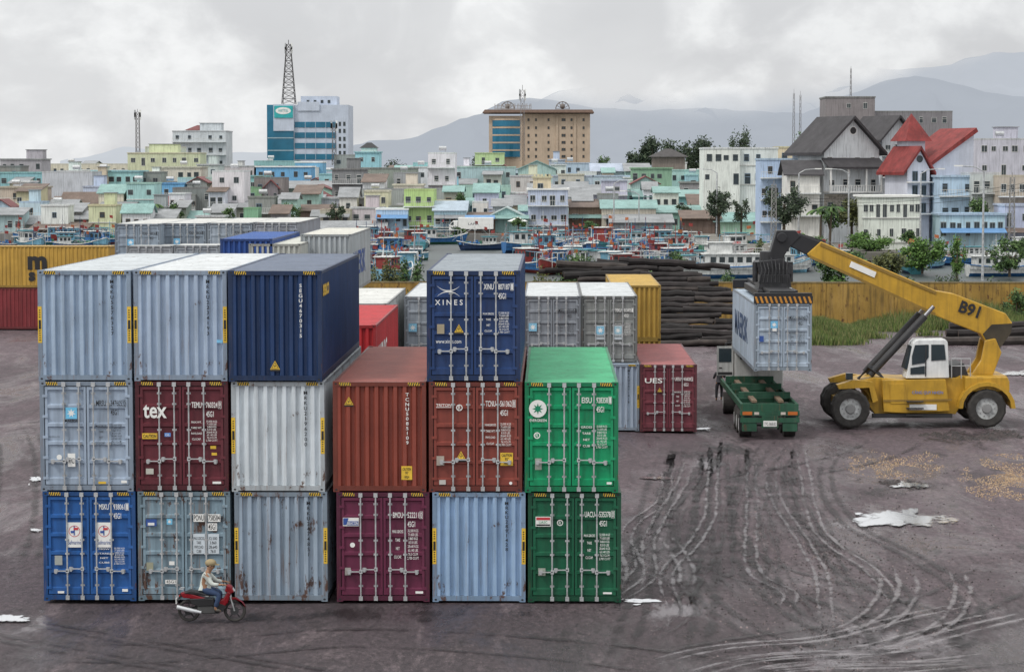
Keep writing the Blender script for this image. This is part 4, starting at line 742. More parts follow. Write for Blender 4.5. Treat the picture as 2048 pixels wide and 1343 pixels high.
for a in [(1108,1205,500,178,'g','leafy shrub rising behind the log heap',1700,.22,-.5),(730,800,505,178,'y','shrub growing between the navy containers and the harbour',900,.2,-.5),(795,850,485,180,'g','shrub left of the lone navy container',1000,.2,-.5),(700,760,560,170,'g','weeds over the wall right of the navy containers',700,.18,-.2),(800,850,560,169,'y','yellow green weeds before the wall left of the lone navy container',600,.18,-.2),(1055,1110,535,176,'y','low shrub right of the lone navy container',500,.2,-.5),(1585,1660,470,300,'g','green bushes on the bank right of the boom head',1500,.35,-.5),(1630,1740,500,240,'g','bush covered bank behind the boom',2300,.3,-.8),(1720,1820,506,236,'y','second bushy bank, right of the first behind the boom',2100,.3,-.8),(1690,1790,462,310,'l','bright green bushes below the yellowish tree',1700,.3,0),(1790,1900,476,270,'l','bright creeper covered bank at right',2000,.32,-.8),(1895,1935,468,255,'l','tall narrow bright green shrub at right',700,.22,-.8),(1330,1375,490,260,'g','dark green shrub by the moored boats',400,.28,-1),(1205,1260,515,176,'y','small shrub behind the log heap',500,.2,-.5),(1255,1330,522,177,'g','straggly shrub over the middle of the log heap',800,.2,-.5),(1500,1530,470,290,'y','shrub left of the boom head',400,.28,-.8),(2005,2065,580,171,'g','weedy shrub at the right end of the wall',1000,.18,-.2),(905,940,452,384,'g','bush on the quay by the blue house',300,.32,0),(700,745,470,384,'g','bush beside the red awning',300,.32,0),(1395,1490,538,176,'g','low weeds over the wall by the white boats',800,.18,-.2),(1620,1700,535,176,'l','creeper over the wall behind the boom',1200,.2,-.2),(1980,2060,470,262,'g','bushes behind the moored boats at the right edge',1200,.3,-.8),(1755,1850,538,176,'g','low growth over the wall under the boom',900,.18,-.2),(1860,1960,540,176,'d','low dark growth over the wall right of the boom middle',900,.18,-.2),(1955,2060,545,176,'g','low green growth over the wall near the right edge',900,.18,-.2)]:
    tree(a[0],a[1],a[2],a[3],a[4],a[5],a[6],a[7],z0=a[8],shrub=True)
def palm(x,yt,Y,label,wd=2.2):
    p=at(x,yt,Y); h=p.z-GZ; t=thing('palm_tree',label,'palm',(p.x,Y,GZ)); MB().cyl((0,0,0),(.2,0,h-.9),.18,.11).build('trunk',BARK,t); m=MB()
    for k in range(18):
        a=6.28*k/18+U(-.2,.2); L=wd*U(.8,1.1); P=[Vector((.2,0,h-.9))+Vector((math.cos(a)*L*u,math.sin(a)*L*u,.9*u*2-1.9*u*u)) for u in [i/6 for i in range(7)]]; m.k(k%3)
        for A,B in zip(P,P[1:]): s=Vector((-math.sin(a),math.cos(a),0))*.16; m.quad(A,B,B+s-Vector((0,0,.22)),A+s-Vector((0,0,.22))); m.quad(A,B,B-s-Vector((0,0,.22)),A-s-Vector((0,0,.22)))
    m.build('crown',FOL['g'],t)
palm(300,402,403,'palm tree beside the maroon roofed house'); palm(1660,405,314,'small palm in front of the gabled house'); palm(1640,412,314,'lower palm left of the small palm')
# ---------------------------------------------------------------- buildings
def _win(k):
    b=MB(); b.box(-.55,.55,-.05,.0,-.65,.65); b.k(1)
    if k==0: b.box(-.48,-.03,-.06,-.0501,-.58,.58); b.box(.03,.48,-.06,-.0501,-.58,.58)
    elif k==1: b.box(-.48,.48,-.06,-.0501,-.58,.2); b.box(-.48,.48,-.06,-.0501,.27,.58)
    else: b.box(-.5,.5,-.06,-.0501,-.6,.6)
    return b.mesh('window')
WINS=[_win(0),_win(1),_win(2)]
WM=[mat((.55,.55,.53),.6,var=.1),mat((.17,.24,.32),.6),mat((.16,.1,.06),.6),mat((.25,.27,.27),.6)]
DG=mat((.035,.045,.05),.2,var=.5,scale=.7); ROOFD=mat((.06,.055,.055),.8,0,.3,.5); RR=mat((.20,.030,.028),.8,0,.35,.8,.5,.1); RG=mat((.25,.26,.27),.7,0,.3,.4,.6,.35); RB=mat((.15,.11,.09),.8,0,.3,.4,.6,.5); RTEAL=mat((.22,.36,.34),.7,0,.25,.4,.6,.2); RMAR=mat((.17,.05,.05),.7,0,.25,.4,.5,.1)
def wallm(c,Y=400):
    k=max(0,min(.3,(Y-380)/900)); c=tuple(round(x*1.08*(1-k)+h_*k,3) for x,h_ in zip(c,(.48,.52,.56)))  # distance haze blended into the wall colour
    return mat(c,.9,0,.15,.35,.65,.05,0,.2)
COL=dict(white=(.66,.68,.68),cream=(.57,.54,.43),teal=(.22,.44,.44),mint=(.36,.54,.48),blue=(.12,.33,.60),pale=(.42,.53,.65),grey=(.32,.33,.33),conc=(.20,.195,.19),green=(.22,.40,.24),lime=(.44,.56,.24),lilac=(.44,.49,.60),beige=(.46,.41,.33),brick=(.24,.16,.12),lgrey=(.50,.51,.52),yell=(.58,.54,.36),moss=(.25,.26,.24),aqua=(.29,.54,.58),brown=(.16,.12,.10))
def bld(x0,x1,yt,Y,c,label,rows=1,cols=3,roof='flat',rm=None,rh=1.6,dep=10,fl='',z0=GZ,wk=None,ov=.35,cat='house',name='house',st=3.2,rz=0,rt=.18):
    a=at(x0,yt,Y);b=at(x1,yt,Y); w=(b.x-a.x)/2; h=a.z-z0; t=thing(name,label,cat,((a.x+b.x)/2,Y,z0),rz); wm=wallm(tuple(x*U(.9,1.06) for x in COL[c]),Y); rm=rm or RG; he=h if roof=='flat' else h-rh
    if roof=='flat':
        MB().box(-w,w,0,dep,0,h-.15).build('wall',wm,t); b=MB(); o_=random.choice((.02,.12,.25))
        for e in ((-w-o_,w+o_,-o_,.15),(-w-o_,w+o_,dep-.15,dep+.12),(-w-o_,-w+.15,.15,dep-.15),(w-.15,w+o_,.15,dep-.15)): b.box(*e,h-.15,h+.12)
        b.build('parapet',wallm(tuple(x*.85 for x in COL[c]),Y) if 'P' not in fl else WHT,t)
    elif roof=='gable':
        MB().prism([(-w,0),(w,0),(w,he),(0,h),(-w,he)],0,dep).build('wall',wm,t); k=rh/w
        MB().prism([(-w-ov,he-ov*k),(-w-ov,he-ov*k+rt),(0,h+.02+rt),(0,h+.02)],-ov,dep+ov).prism([(w+ov,he-ov*k),(w+ov,he-ov*k+rt),(0.002,h+.02+rt),(0.002,h+.02)],-ov,dep+ov).build('roof',rm,t)
    elif roof=='ridge':
        MB().prismx([(0,0),(dep,0),(dep,he),(dep/2,h),(0,he)],-w,w).build('wall',wm,t); k=rh/(dep/2)
        MB().prismx([(-ov,he-ov*k),(-ov,he-ov*k+.15),(dep/2,h+.17),(dep/2,h+.02)],-w-ov,w+ov).prismx([(dep+ov,he-ov*k),(dep+ov,he-ov*k+.15),(dep/2+.002,h+.17),(dep/2+.002,h+.02)],-w-ov,w+ov).build('roof',rm,t)
    elif roof=='hip':
        MB().box(-w,w,0,dep,0,he).build('wall',wm,t); e=w+ov; r=max(.1,w-dep*.4); d=dep/2
        MB().add([(-e,-ov,he),(e,-ov,he),(e,dep+ov,he),(-e,dep+ov,he),(-r,d,h),(r,d,h)],[(0,1,5,4),(1,2,5),(2,3,4,5),(3,0,4),(0,3,2,1)]).build('roof',rm,t)
    elif roof=='shed':
        MB().prismx([(0,0),(dep,0),(dep,h),(0,he)],-w,w).build('wall',wm,t); MB().prismx([(-ov*2,he-.1),(-ov*2,he+.02),(dep+.2,h+.2),(dep+.2,h+.05)],-w-ov,w+ov).build('roof',rm,t)
    wk=random.randrange(3) if wk is None else wk; wmm=WM[random.randrange(4)]
    top=he-.5
    for r in range(rows):
        zc=top-1.1-r*st
        if zc<.8: break
        for cc in range(cols):
            if R()<.15 and cols>2: continue
            x=-w+(cc+.5+U(-.12,.12))*2*w/cols; sc_=min(.85,2*w/cols/1.6); kk=R()
            use('window',WINS[wk],[wmm,DG],t,(x,-.002,zc-(.35 if kk<.15 else 0)),scale=(sc_*U(.75,1.1),1,1.45 if kk<.15 else U(.65,.95)))
        if 'b' in fl and zc>1.5:
            MB().box(-w-.1,w+.1,-1.2,-.005,zc-1.25,zc-1.1).build('balcony',wallm((.55,.57,.57),Y),t); rb=MB(); nb=int(w*2/.35)
            for i in range(nb+1): x=-w+2*w*i/nb; rb.box(x-.02,x+.02,-1.17,-1.13,zc-1.1,zc-.3)
            rb.box(-w,w,-1.18,-1.12,zc-.3,zc-.24); rb.build('balcony_rail',WM[0],t)
        elif 'l' in fl: MB().box(-w-.06,w+.06,-.14,-.003,zc-1.35,zc-1.2).build('ledge',WM[0],t)
    if 'd' in fl: MB().box(-w*.3-.5,-w*.3+.5,-.06,-.002,.05,2.1).build('door',mat((.16,.1,.06),.7),t)
    if 'a' in fl: MB().prismx([(-1.8,2.3),(-1.8,2.36),(-.01,2.9),(-.01,2.8)],-w,w).build('awning',random.choice([RG,RTEAL,mat((.12,.25,.45),.7),RB]),t)
    if 't' in fl:
        x=U(-w*.6,w*.4); tb=MB()
        for dx in (-.5,.5): tb.box(x+dx-.04,x+dx+.04,2,2.08,h,h+.6)
        tb.cyl((x-.7,2,h+.9),(x+.7,2,h+.9),.42,n=12); tb.build('water_tank',STEEL,t)
    if 'r' in fl:
        x=U(-w*.5,w*.1); MB().box(x,x+w*.8,dep*.4,dep*.8,h-.1,h+2.0).build('stair_room',wm,t); MB().box(x-.2,x+w*.8+.2,dep*.4-.2,dep*.8+.2,h+2.0,h+2.12).build('stair_room_roof',RG,t)
    return t
B=[
(345,452,262,600,'lgrey','tall grey white building with dark hipped pavilion at far left',5,5,'flat',None,0,12,'br'),
(255,400,306,540,'yell','pale yellow flat roofed block below the left mast',2,7,'flat',None,0,10,'r'),
(290,362,294,560,'cream','cream upper block behind the pale yellow one',1,3,'flat',None,0,8,''),
(0,82,318,520,'grey','grey house with dark canopy roof at the left edge',2,5,'flat',None,0,10,'r'),
(-40,40,332,480,'conc','weathered concrete house in the left corner of town',1,3,'flat',None,0,8,''),
(82,256,328,580,'cream','long low beige building on the left skyline',1,10,'flat',None,0,10,'t'),
(150,262,340,560,'white','long white wall building under the beige one',1,6,'flat',None,0,8,''),
(0,88,345,470,'teal','teal house with two rows of windows at the left edge',2,5,'flat',None,0,10,''),
(84,184,344,455,'lgrey','blank pale grey walled house between two teal ones',0,3,'flat',None,0,10,'t'),
(184,278,342,470,'aqua','turquoise building with wide windows at left',2,6,'flat',None,0,10,'t'),
(278,322,344,475,'moss','stained narrow house right of the turquoise one',1,2,'flat',None,0,8,''),
(316,402,334,500,'cream','cream green house with a ribbon of windows',2,5,'flat',None,0,10,'lt'),
(0,82,374,425,'beige','beige two storey house with arched look at the left edge',2,4,'flat',None,0,9,'bt'),
(120,200,386,430,'brown','low house with brown tiled roof at left',0,2,'ridge',RB,2.2,9,''),
(196,262,404,415,'grey','grey lean to house beneath the maroon roof',1,3,'shed',RG,1,7,''),
(222,300,382,440,'white','white house with maroon metal roof',1,3,'gable',RMAR,2.0,10,''),
(285,350,394,432,'moss','stained house with faded red roof right of the maroon one',1,2,'ridge',RMAR,1.8,9,''),
(345,424,376,440,'conc','bare concrete house left of the narrow white one',1,3,'flat',None,0,9,'t'),
(355,425,356,470,'mint','pale mint house behind the bare concrete one',1,3,'flat',None,0,9,''),
(424,488,342,425,'white','narrow tall white house with small dark windows',3,2,'flat',None,0,9,'t'),
(404,512,332,560,'lgrey','pale grey house behind the narrow white one',1,4,'flat',None,0,9,''),
(486,532,352,455,'teal','teal strip house right of the narrow white one',2,1,'flat',None,0,9,''),
(508,566,356,440,'conc','brown grey concrete house with side wall bare',1,2,'flat',None,0,10,'t'),
(508,592,322,560,'teal','teal house at the foot of the glass office block',1,4,'flat',None,0,10,'t'),
(512,622,333,500,'blue','bright blue house under the glass office block',1,5,'flat',None,0,9,'P'),
(590,645,324,540,'blue','smaller bright blue house with white trim',1,2,'flat',None,0,9,'P'),
(566,668,364,470,'grey','grey house with rusty sheet roof in mid town',1,3,'shed',RG,1.2,10,'t'),
(548,640,392,430,'conc','dark concrete house beneath grey sheet roof',1,3,'shed',RG,1.4,9,''),
(638,668,348,490,'aqua','narrow turquoise house with tank',2,1,'flat',None,0,9,'t'),
(664,728,338,450,'conc','dark grey concrete house with open top floor',2,3,'flat',None,0,9,'br'),
(668,712,310,560,'moss','stained grey house below the short mast',1,2,'flat',None,0,8,''),
(710,758,304,520,'aqua','pale turquoise house with black roofed lookout',1,2,'flat',None,0,8,''),
(722,832,336,480,'moss','weathered mossy wall building in mid town',1,4,'flat',None,0,9,''),
(724,912,378,435,'grey','broad stained grey blank wall behind the lime house',0,4,'flat',None,0,9,''),
(640,730,396,425,'lgrey','pale blank house behind the quay sheds',1,3,'flat',None,0,9,''),
(522,660,412,412,'brick','low brownish wall house behind the rear containers',1,4,'shed',RB,.8,8,''),
(232,432,424,408,'teal','long teal roofed shed above the rear left containers',0,6,'ridge',RTEAL,1.2,8,''),
(430,532,404,420,'moss','grey green low house above the rear containers',1,3,'shed',RG,.9,8,''),
(130,236,424,405,'conc','dark low shed left of the teal roofed shed',0,3,'ridge',RG,1.2,8,''),
(0,130,434,400,'grey','grey quay shed at far left',0,4,'ridge',RG,1.2,8,''),
(60,170,448,392,'brown','dark rusty roofed shed on the left quay',0,4,'shed',RB,.9,7,''),
(826,882,326,500,'teal','teal house left of the white balconied one',1,2,'flat',None,0,9,''),
(856,910,306,450,'white','white modern house with two balconies and tank',3,2,'flat',None,0,9,'bt'),
(908,1030,334,500,'mint','mint green terrace house with wide front',1,5,'flat',None,0,9,'t'),
(906,1020,372,440,'mint','pale mint house with long blank side wall',1,4,'flat',None,0,9,''),
(950,1008,306,560,'lime','small lime house with balcony on the skyline',1,2,'flat',None,0,8,'b'),
(905,960,398,425,'teal','teal sheet roofed house behind the pale blue one',0,3,'ridge',RTEAL,1.2,8,''),
(962,1062,386,445,'white','white walled house left of the blue white tower house',1,3,'flat',None,0,8,'t'),
(1036,1112,322,520,'mint','mint house with sloping green gable roof',1,3,'gable',RTEAL,1.8,9,''),
(1020,1075,352,470,'lgrey','pale grey house beneath the mint gable',1,2,'flat',None,0,8,''),
(1110,1182,326,560,'pale','pale blue house right of the hotel mast',1,4,'flat',None,0,9,'t'),
(1104,1186,352,500,'lilac','lilac grey house in mid town',1,4,'flat',None,0,9,'b'),
(1100,1225,372,450,'lgrey','grey house with wide metal roof in mid town',1,5,'shed',RG,1.6,10,''),
(1182,1268,328,540,'lilac','lilac blue house with round attic window',1,4,'ridge',mat((.38,.43,.52),.7,0,.2,.5,.4),1.6,9,''),
(1186,1262,352,500,'pale','pale blue house under the lilac one',1,4,'flat',None,0,9,'b'),
(1264,1344,336,480,'green','green house with darker green corner piers',1,5,'flat',None,0,9,''),
(1340,1412,340,500,'mint','mint house below the thatched cone roof',1,4,'flat',None,0,9,''),
(1268,1420,382,440,'teal','long pale teal house with sheet roof',1,7,'shed',RTEAL,1,8,''),
(1265,1312,318,600,'moss','small stained house left of the cone roof',1,2,'flat',None,0,8,''),
(1225,1300,380,450,'mint','mint green wall house behind the orange trimmed one',1,3,'flat',None,0,8,''),
(640,700,420,405,'beige','beige quay house with flat top, left of red awning',1,3,'flat',None,0,8,'a'),
(640,770,444,392,'lgrey','grey quay shed with curved sheet roof',0,4,'ridge',RG,1.1,7,''),
(752,816,418,396,'pale','pale blue house with white colonnade beside the lime house',1,5,'flat',None,0,8,'Pa'),
(808,868,380,398,'lime','lime green two storey house with balcony',2,3,'flat',None,0,9,'b'),
(868,932,404,396,'pale','pale blue white house right of the lime house',1,4,'ridge',mat((.36,.43,.5),.7,0,.2,.5,.4),1.4,9,'ba'),
(930,990,428,394,'brown','dark open fronted quay shop',0,3,'shed',RB,.9,7,'a'),
(968,1058,416,395,'mint','mint house with pale gable roof on the quay',2,5,'gable',mat((.42,.5,.49),.7,0,.2,.4,.4),1.8,9,'la'),
(1056,1136,378,396,'pale','blue white tower house with balcony on the quay',2,4,'flat',None,0,9,'bP'),
(1138,1206,402,400,'brick','brown brick house with rusty roof on the quay',1,3,'shed',RB,1,9,'a'),
(1204,1312,402,396,'cream','cream house with orange trim and striped awning',1,5,'ridge',RTEAL,1.2,9,'a'),
(1222,1345,432,388.5,'grey','low grey sheet roofed quay shed',0,4,'shed',RG,1,7,''),
(1290,1412,414,402,'mint','long mint quay building right of the cream house',1,7,'shed',RTEAL,.9,8,''),
(1364,1440,424,389,'brown','dark quay shed before the large white building',0,3,'shed',RB,1,7,''),
(1430,1545,428,389,'mint','green sheet roofed shed behind the white boats',0,4,'shed',RTEAL,1.2,7,''),
(1408,1480,296,400,'white','large white blank walled building, its left half windowed',2,4,'flat',None,0,12,''),
(1480,1556,296,401,'white','white building with arched window next to the large blank one',2,3,'flat',None,0,12,'l'),
(1556,1606,294,420,'yell','pale yellow house wedged left of the gabled house',1,2,'flat',None,0,9,''),
(1522,1600,318,350,'pale','pale blue house with lattice balconies',3,6,'flat',None,0,9,'b'),
(1652,1750,194,440,'conc','bare grey concrete tower block behind the gabled house',2,3,'flat',None,0,10,''),
(1750,1905,223,450,'conc','lower grey concrete block joined beside the tower block',1,6,'flat',None,0,10,''),
(1725,1842,392,316,'white','white and blue terraced house with columns',2,9,'flat',None,0,8,'lP'),
(1880,1945,352,330,'pale','pale blue balconied house at right',3,3,'flat',None,0,9,'b'),
(1944,2002,346,328,'lgrey','light grey house with purple windows at right',3,3,'flat',None,0,9,'b'),
(1998,2070,352,324,'beige','beige house with arched gable at the right edge',3,4,'flat',None,0,9,'b'),
(1958,2062,278,400,'lgrey','pale grey house with steel tanks on its roof, upper right edge',2,5,'flat',None,0,10,'tr'),
(2010,2075,410,315,'lilac','lilac shop house in the lower right corner of town',1,4,'flat',None,0,8,'a'),
(1880,2010,428,314,'pale','pale blue shopfront row under the balconied houses',1,8,'flat',None,0,6,'a'),
]
for a in B:
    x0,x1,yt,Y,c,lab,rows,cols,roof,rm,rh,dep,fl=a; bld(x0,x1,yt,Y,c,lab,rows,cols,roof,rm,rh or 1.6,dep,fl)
random.seed(21)
LM=[(0,'at the far left edge'),(110,'behind the long teal shed'),(210,'near the maroon roof'),(290,'near the left palm'),(370,'near the left mast'),(450,'near the narrow white house'),(540,'below the glass office block'),(630,'near the short mast'),(700,'left of the lookout tower'),(770,'near the weathered mossy building'),(850,'near the white balconied house'),(930,'left below the hotel'),(1010,'below the beige hotel'),(1090,'right below the hotel'),(1170,'near the lilac house'),(1250,'near the green house'),(1330,'below the cone roof'),(1400,'left of the large white building')]
CN=dict(white='white',cream='cream',teal='teal',mint='mint',blue='blue',pale='pale blue',grey='grey',conc='bare concrete',green='green',lilac='lilac',beige='beige',brick='brick brown',lgrey='light grey',yell='pale yellow',moss='moss stained',aqua='turquoise')
CW_=['white']*6+['lgrey']*3+['pale']*3+['lilac']+['cream']*2+['mint']*3+['grey']*2+['moss']*2+['beige','aqua','aqua','teal','teal','blue','yell','conc','green']
RF=[('flat',None,'flat roof'),('flat',None,'flat roof'),('flat',None,'flat roof and water tank'),('shed',RG,'sloping grey sheet roof'),('shed',RB,'rusty lean-to roof'),('ridge',RG,'grey pitched roof'),('gable',RMAR,'dull red gable'),('ridge',RTEAL,'green sheet roof'),('flat',None,'rooftop room'),('flat',None,'rooftop room')]
seen=set()
for Y,hlo,hhi,dy in ((394,2.6,4.6,5),(406,3.2,6.5,6),(418,4,8,8),(437,4.5,9.5,8),(462,5,10,9),(492,6,11,10),(530,7,12,10),(585,8,12.8,12)):
    x=-20+U(0,60)
    while x<1405:
        wpx=U(26,62)*430/Y; h_=U(hlo,hhi); yt=330+(H-GZ-h_)*F/Y; k=random.choice(CW_); rf=random.choice(RF); lm=min(LM,key=lambda l:abs(l[0]-x))[1]
        lab=f"small {CN[k]} house with {rf[2]} {lm}"
        if lab not in seen and not (Y<400 and 590<x<1430):
            seen.add(lab); bld(x,x+wpx,yt,Y+U(0,4),k,lab,random.choice((1,2)) if Y<500 else 1,random.choice((1,2,3)),rf[0],rf[1],U(.8,1.6),dy,{'flat roof and water tank':'t','rooftop room':'r'}.get(rf[2],'')+random.choice(['','','b','l']))
        x+=wpx+U(6,50)
def at_z(yt,Y): return at(1066,yt,Y).z-GZ
t=bld(1066,1102,354,399,'yell','narrow yellow crenellated turret over the blue white tower house',1,1,'flat',dep=5)
for k in range(5): MB().box(-1.4+k*.62,-1.4+k*.62+.35,-.1,.2,at_z(354,399)+.12,at_z(354,399)+.5).build('merlon',wallm(COL['yell']),t)
bld(722,753,285,525,'white','tiny black roofed lookout tower on the skyline',1,1,'hip',rm=BLK,rh=1.2,dep=3)
bld(1306,1370,297,520,'brown','pavilion with wide dark cone shaped roof',0,2,'hip',rm=ROOFD,rh=1.8,dep=7,ov=.8)
bld(372,425,250,606,'brown','dark hipped roof pavilion above the grey white building',0,2,'hip',rm=RMAR,rh=1.3,dep=6)
# glass office
Y=650; s=F/Y; zf=lambda y:at(0,y,Y).z-GZ
ox=at(616,320,Y).x; xx=lambda x:at(x,320,Y).x-ox
t=thing('office_building','tall white and blue glass office block with lattice mast on top','office building',(ox,Y,GZ))
wh=mat((.48,.53,.62),.9,0,.12,.3,.2); GB1=mat((.02,.14,.23),.12,.2,.3,.15)
MB().box(xx(588),xx(697),0,16,0,zf(210)).build('wall',wh,t); MB().box(xx(600),xx(672),3,12,zf(210),zf(192)).build('roof_block',wh,t); MB().box(xx(596),xx(640),-.3,-.01,zf(222),zf(204)).build('upper_panel',wh,t)
MB().box(xx(535),xx(588)-.01,-.6,15,0,zf(210)).build('glass_wall',GB1,t); MB().box(xx(548),xx(589),-.9,-.61,zf(262),zf(209)).build('white_fin',wh,t)
sg=MB().box(xx(550),xx(587),-1.15,-.92,zf(236),zf(212)).build('sign_board',mat((.03,.37,.38),.4),t); b=MB(); b.prism([((xx(568)+2.1*math.cos(k*PI/8)),zf(222)+.95*math.sin(k*PI/8)) for k in range(16)],-1.2,-1.16); b.build('sign_oval',WHT,sg); txt(t,'VIETTEL',xx(558),zf(224),2.8,.6,mat((.02,.35,.35)),y=-1.24)
for y in (244,265,286,308): MB().box(xx(590),xx(672),-.15,-.01,zf(y+11),zf(y)).build('window_band',GB1,t)
for y in (275,300): MB().box(xx(536),xx(588),-.68,-.61,zf(y+2),zf(y)).build('floor_band',mat((.3,.4,.45)),t)
for k in (2,4,6): MB().box(xx(590)+k*1.4,xx(590)+k*1.4+.1,-.2,-.151,zf(319),zf(244)).build('mullion',wh,t)
for y in (248,262,278,292,306):
    for x in (680,689): use('window',WINS[2],[WM[3],DG],t,(xx(x),-.002,zf(y)),scale=(.6,1,.9))
for x in range(4): MB().box(xx(612+x*14),xx(612+x*14)+.7,2.9,2.999,zf(206),zf(200)).build('window',DG,t)
# hotel
ox=at(1077,320,Y).x; t=thing('hotel_building','beige eight storey hotel with curved glass corner and brown flat roof','hotel',(ox,Y,GZ)); bg_=mat((.47,.37,.28),.9,0,.15,.3,.3)
MB().box(xx(1045),xx(1180),0,16,0,zf(228)).build('wall',bg_,t)
MB().box(xx(978),xx(1045)-.01,-.5,15,0,zf(232)).build('corner_wing',bg_,t)
MB().prism([(xx(965),zf(226)),(xx(1188),zf(226)),(xx(1184),zf(220)),(xx(970),zf(220))],-2.0,17).build('roof',mat((.2,.13,.1),.7),t)
for i,y in enumerate((246,262,277,292,307)):
    P=[]
    for k in range(9): u=k/8; P.append((xx(985)+(xx(1040)-xx(985))*u,-.6-1.6*math.sin(PI*u)))
    n=len(P)
    MB().add([(x,yy,zf(y+7)) for x,yy in P]+[(x,yy,zf(y-5)) for x,yy in P],[(k,k+1,k+1+n,k+n) for k in range(n-1)]).build('curved_glazing',GB1,t)
    MB().add([(x,yy-.1,zf(y-5)) for x,yy in P]+[(x,yy-.1,zf(y-8)) for x,yy in P],[(k,k+1,k+1+n,k+n) for k in range(n-1)]).build('floor_band',bg_,t)
for y in (240,256,271,285,299,313):
    for x in (1057,1072,1097,1127,1143,1167): use('window',WINS[0],[WM[2],DG],t,(xx(x),-.002,zf(y)),scale=(1.0 if x in (1127,) else .5,1,.6))
for x in (1112,1148): MB().box(xx(x),xx(x+4),-.3,-.01,0,zf(232)).build('pier',bg_,t)
for x in (1015,1125):
    b=MB()
    for k in range(7):
        a=PI*k/6
        if k<6: b.cyl((xx(x)+1.9*math.cos(a),3,zf(218)+2.0*math.sin(a)),(xx(x)+1.9*math.cos(a+PI/6),3,zf(218)+2.0*math.sin(a+PI/6)),.13,n=5)
        b.cyl((xx(x),3,zf(218)),(xx(x)+1.9*math.cos(a),3,zf(218)+2.0*math.sin(a)),.08,n=5)
    b.sph((xx(x),3,zf(218)+.8),.7); b.build('roof_ornament',mat((.15,.13,.12),.6),t)
b=MB()
for z in (218,212): b.cyl((xx(990),-.5,zf(z)),(xx(1062),-.5,zf(z)),.08,n=4)
for k in range(19): x=990+k*4; b.cyl((xx(x),-.5,zf(220)),(xx(x+(k%2)*2),-.5,zf(208)),.12,n=4)
b.build('sign_frame',mat((.3,.28,.27),.6),t)
# gabled houses right
DRF=mat((.045,.042,.046),.8,0,.3,.6,.4)
t=bld(1640,1768,238,345,'white','large white gabled house with dark tiled roof and round attic window',3,4,'gable',DRF,4.4,9,'',ov=.9,rz=.42,rt=.45); hgt=at(0,238,345).z-GZ
disc(t,.2,hgt-1.7,.5,DARK,y=-.05,name='round_window'); disc(t,.2,hgt-1.7,.62,WHT,y=-.03,name='window_surround')
MB().prismx([(-2.2,hgt-7.2),(-2.2,hgt-6.9),(-.02,hgt-5.6),(-.02,hgt-5.9)],-5.0,4.6).build('porch_roof',DRF,t); MB().box(-4.6,4.2,-1.8,-.02,hgt-10.6,hgt-10.4).build('balcony',WHT,t)
b=MB(); [b.box(-4.6+k*.4-.05,-4.6+k*.4+.05,-1.78,-1.7,hgt-10.4,hgt-9.6) for k in range(23)]; b.box(-4.7,4.3,-1.8,-1.68,hgt-9.6,hgt-9.5); b.build('balcony_rail',WHT,t)
for x in (-4.4,-1.5,1.5,4): MB().cyl((x,-1.7,hgt-10.4),(x,-1.7,hgt-7.0),.15).build('column',WHT,t)
MB().box(-4.5,-.2,-.04,-.003,hgt-13.5,hgt-10.8).build('stone_facing',mat((.34,.31,.27),.9,0,.5,3),t)
bld(1760,1832,236,356,'lgrey','grey gabled house with dark roof behind the large white one',3,3,'gable',DRF,2.8,9,'b',ov=.8,rz=.42,rt=.4)
bld(1575,1640,322,340,'white','white side wing with small dark roof left of the large gabled house',2,3,'ridge',DRF,1.8,8,'b',ov=.6)
# red roofed house
Y=338; xo=at(1870,400,Y).x; fx=lambda x:at(x,400,Y).x-xo; fz=lambda y:at(1870,y,Y).z-GZ
t=thing('house','tall white house with steep red tiled roofs and pointed turret','house',(xo,Y,GZ),.36); wl_=mat((.56,.58,.66),.9,0,.15,.4,.3)
MB().prism([(fx(1840),0),(fx(1957),0),(fx(1957),fz(266)),(fx(1840),fz(342))],0,9).build('wall',wl_,t)
MB().prism([(fx(1822),fz(354)),(fx(1822),fz(347)),(fx(1958),fz(255)),(fx(1962),fz(263))],-.6,9.6).build('roof',RR,t)
MB().prism([(fx(1795),0),(fx(1845),0),(fx(1845),fz(338)),(fx(1822),fz(300)),(fx(1795),fz(338))],-1.5,5).build('front_gable_wall',wl_,t)
MB().prism([(fx(1783),fz(350)),(fx(1783),fz(344)),(fx(1822),fz(292)),(fx(1822),fz(299))],-2,6).prism([(fx(1856),fz(350)),(fx(1856),fz(344)),(fx(1822.05),fz(292)),(fx(1822.05),fz(299))],-2,6).build('gable_roof',RR,t)
MB().box(fx(1822),fx(1862),2,5,fz(330),fz(278)).build('turret',wl_,t); a=fx(1842)
MB().add([(fx(1812),1.2,fz(282)),(fx(1872),1.2,fz(282)),(fx(1872),5.8,fz(282)),(fx(1812),5.8,fz(282)),(a,3.5,fz(226))],[(0,1,4),(1,2,4),(2,3,4),(3,0,4),(0,3,2,1)]).build('turret_roof',RR,t)
disc(t,fx(1822),fz(318),.5,DG,y=-1.56,name='round_window')
for y in (352,380,415): use('window',WINS[0],[WM[1],DG],t,(fx(1812),-1.502,fz(y)),scale=(.8,1,1.1)); use('window',WINS[0],[WM[1],DG],t,(fx(1832),-1.502,fz(y)),scale=(.7,1,1.1)); MB().box(fx(1793),fx(1850),-2.6,-1.51,fz(y+13),fz(y+11)).build('balcony',WHT,t)
use('window',WINS[0],[WM[0],DG],t,(fx(1905),-.002,fz(395)))
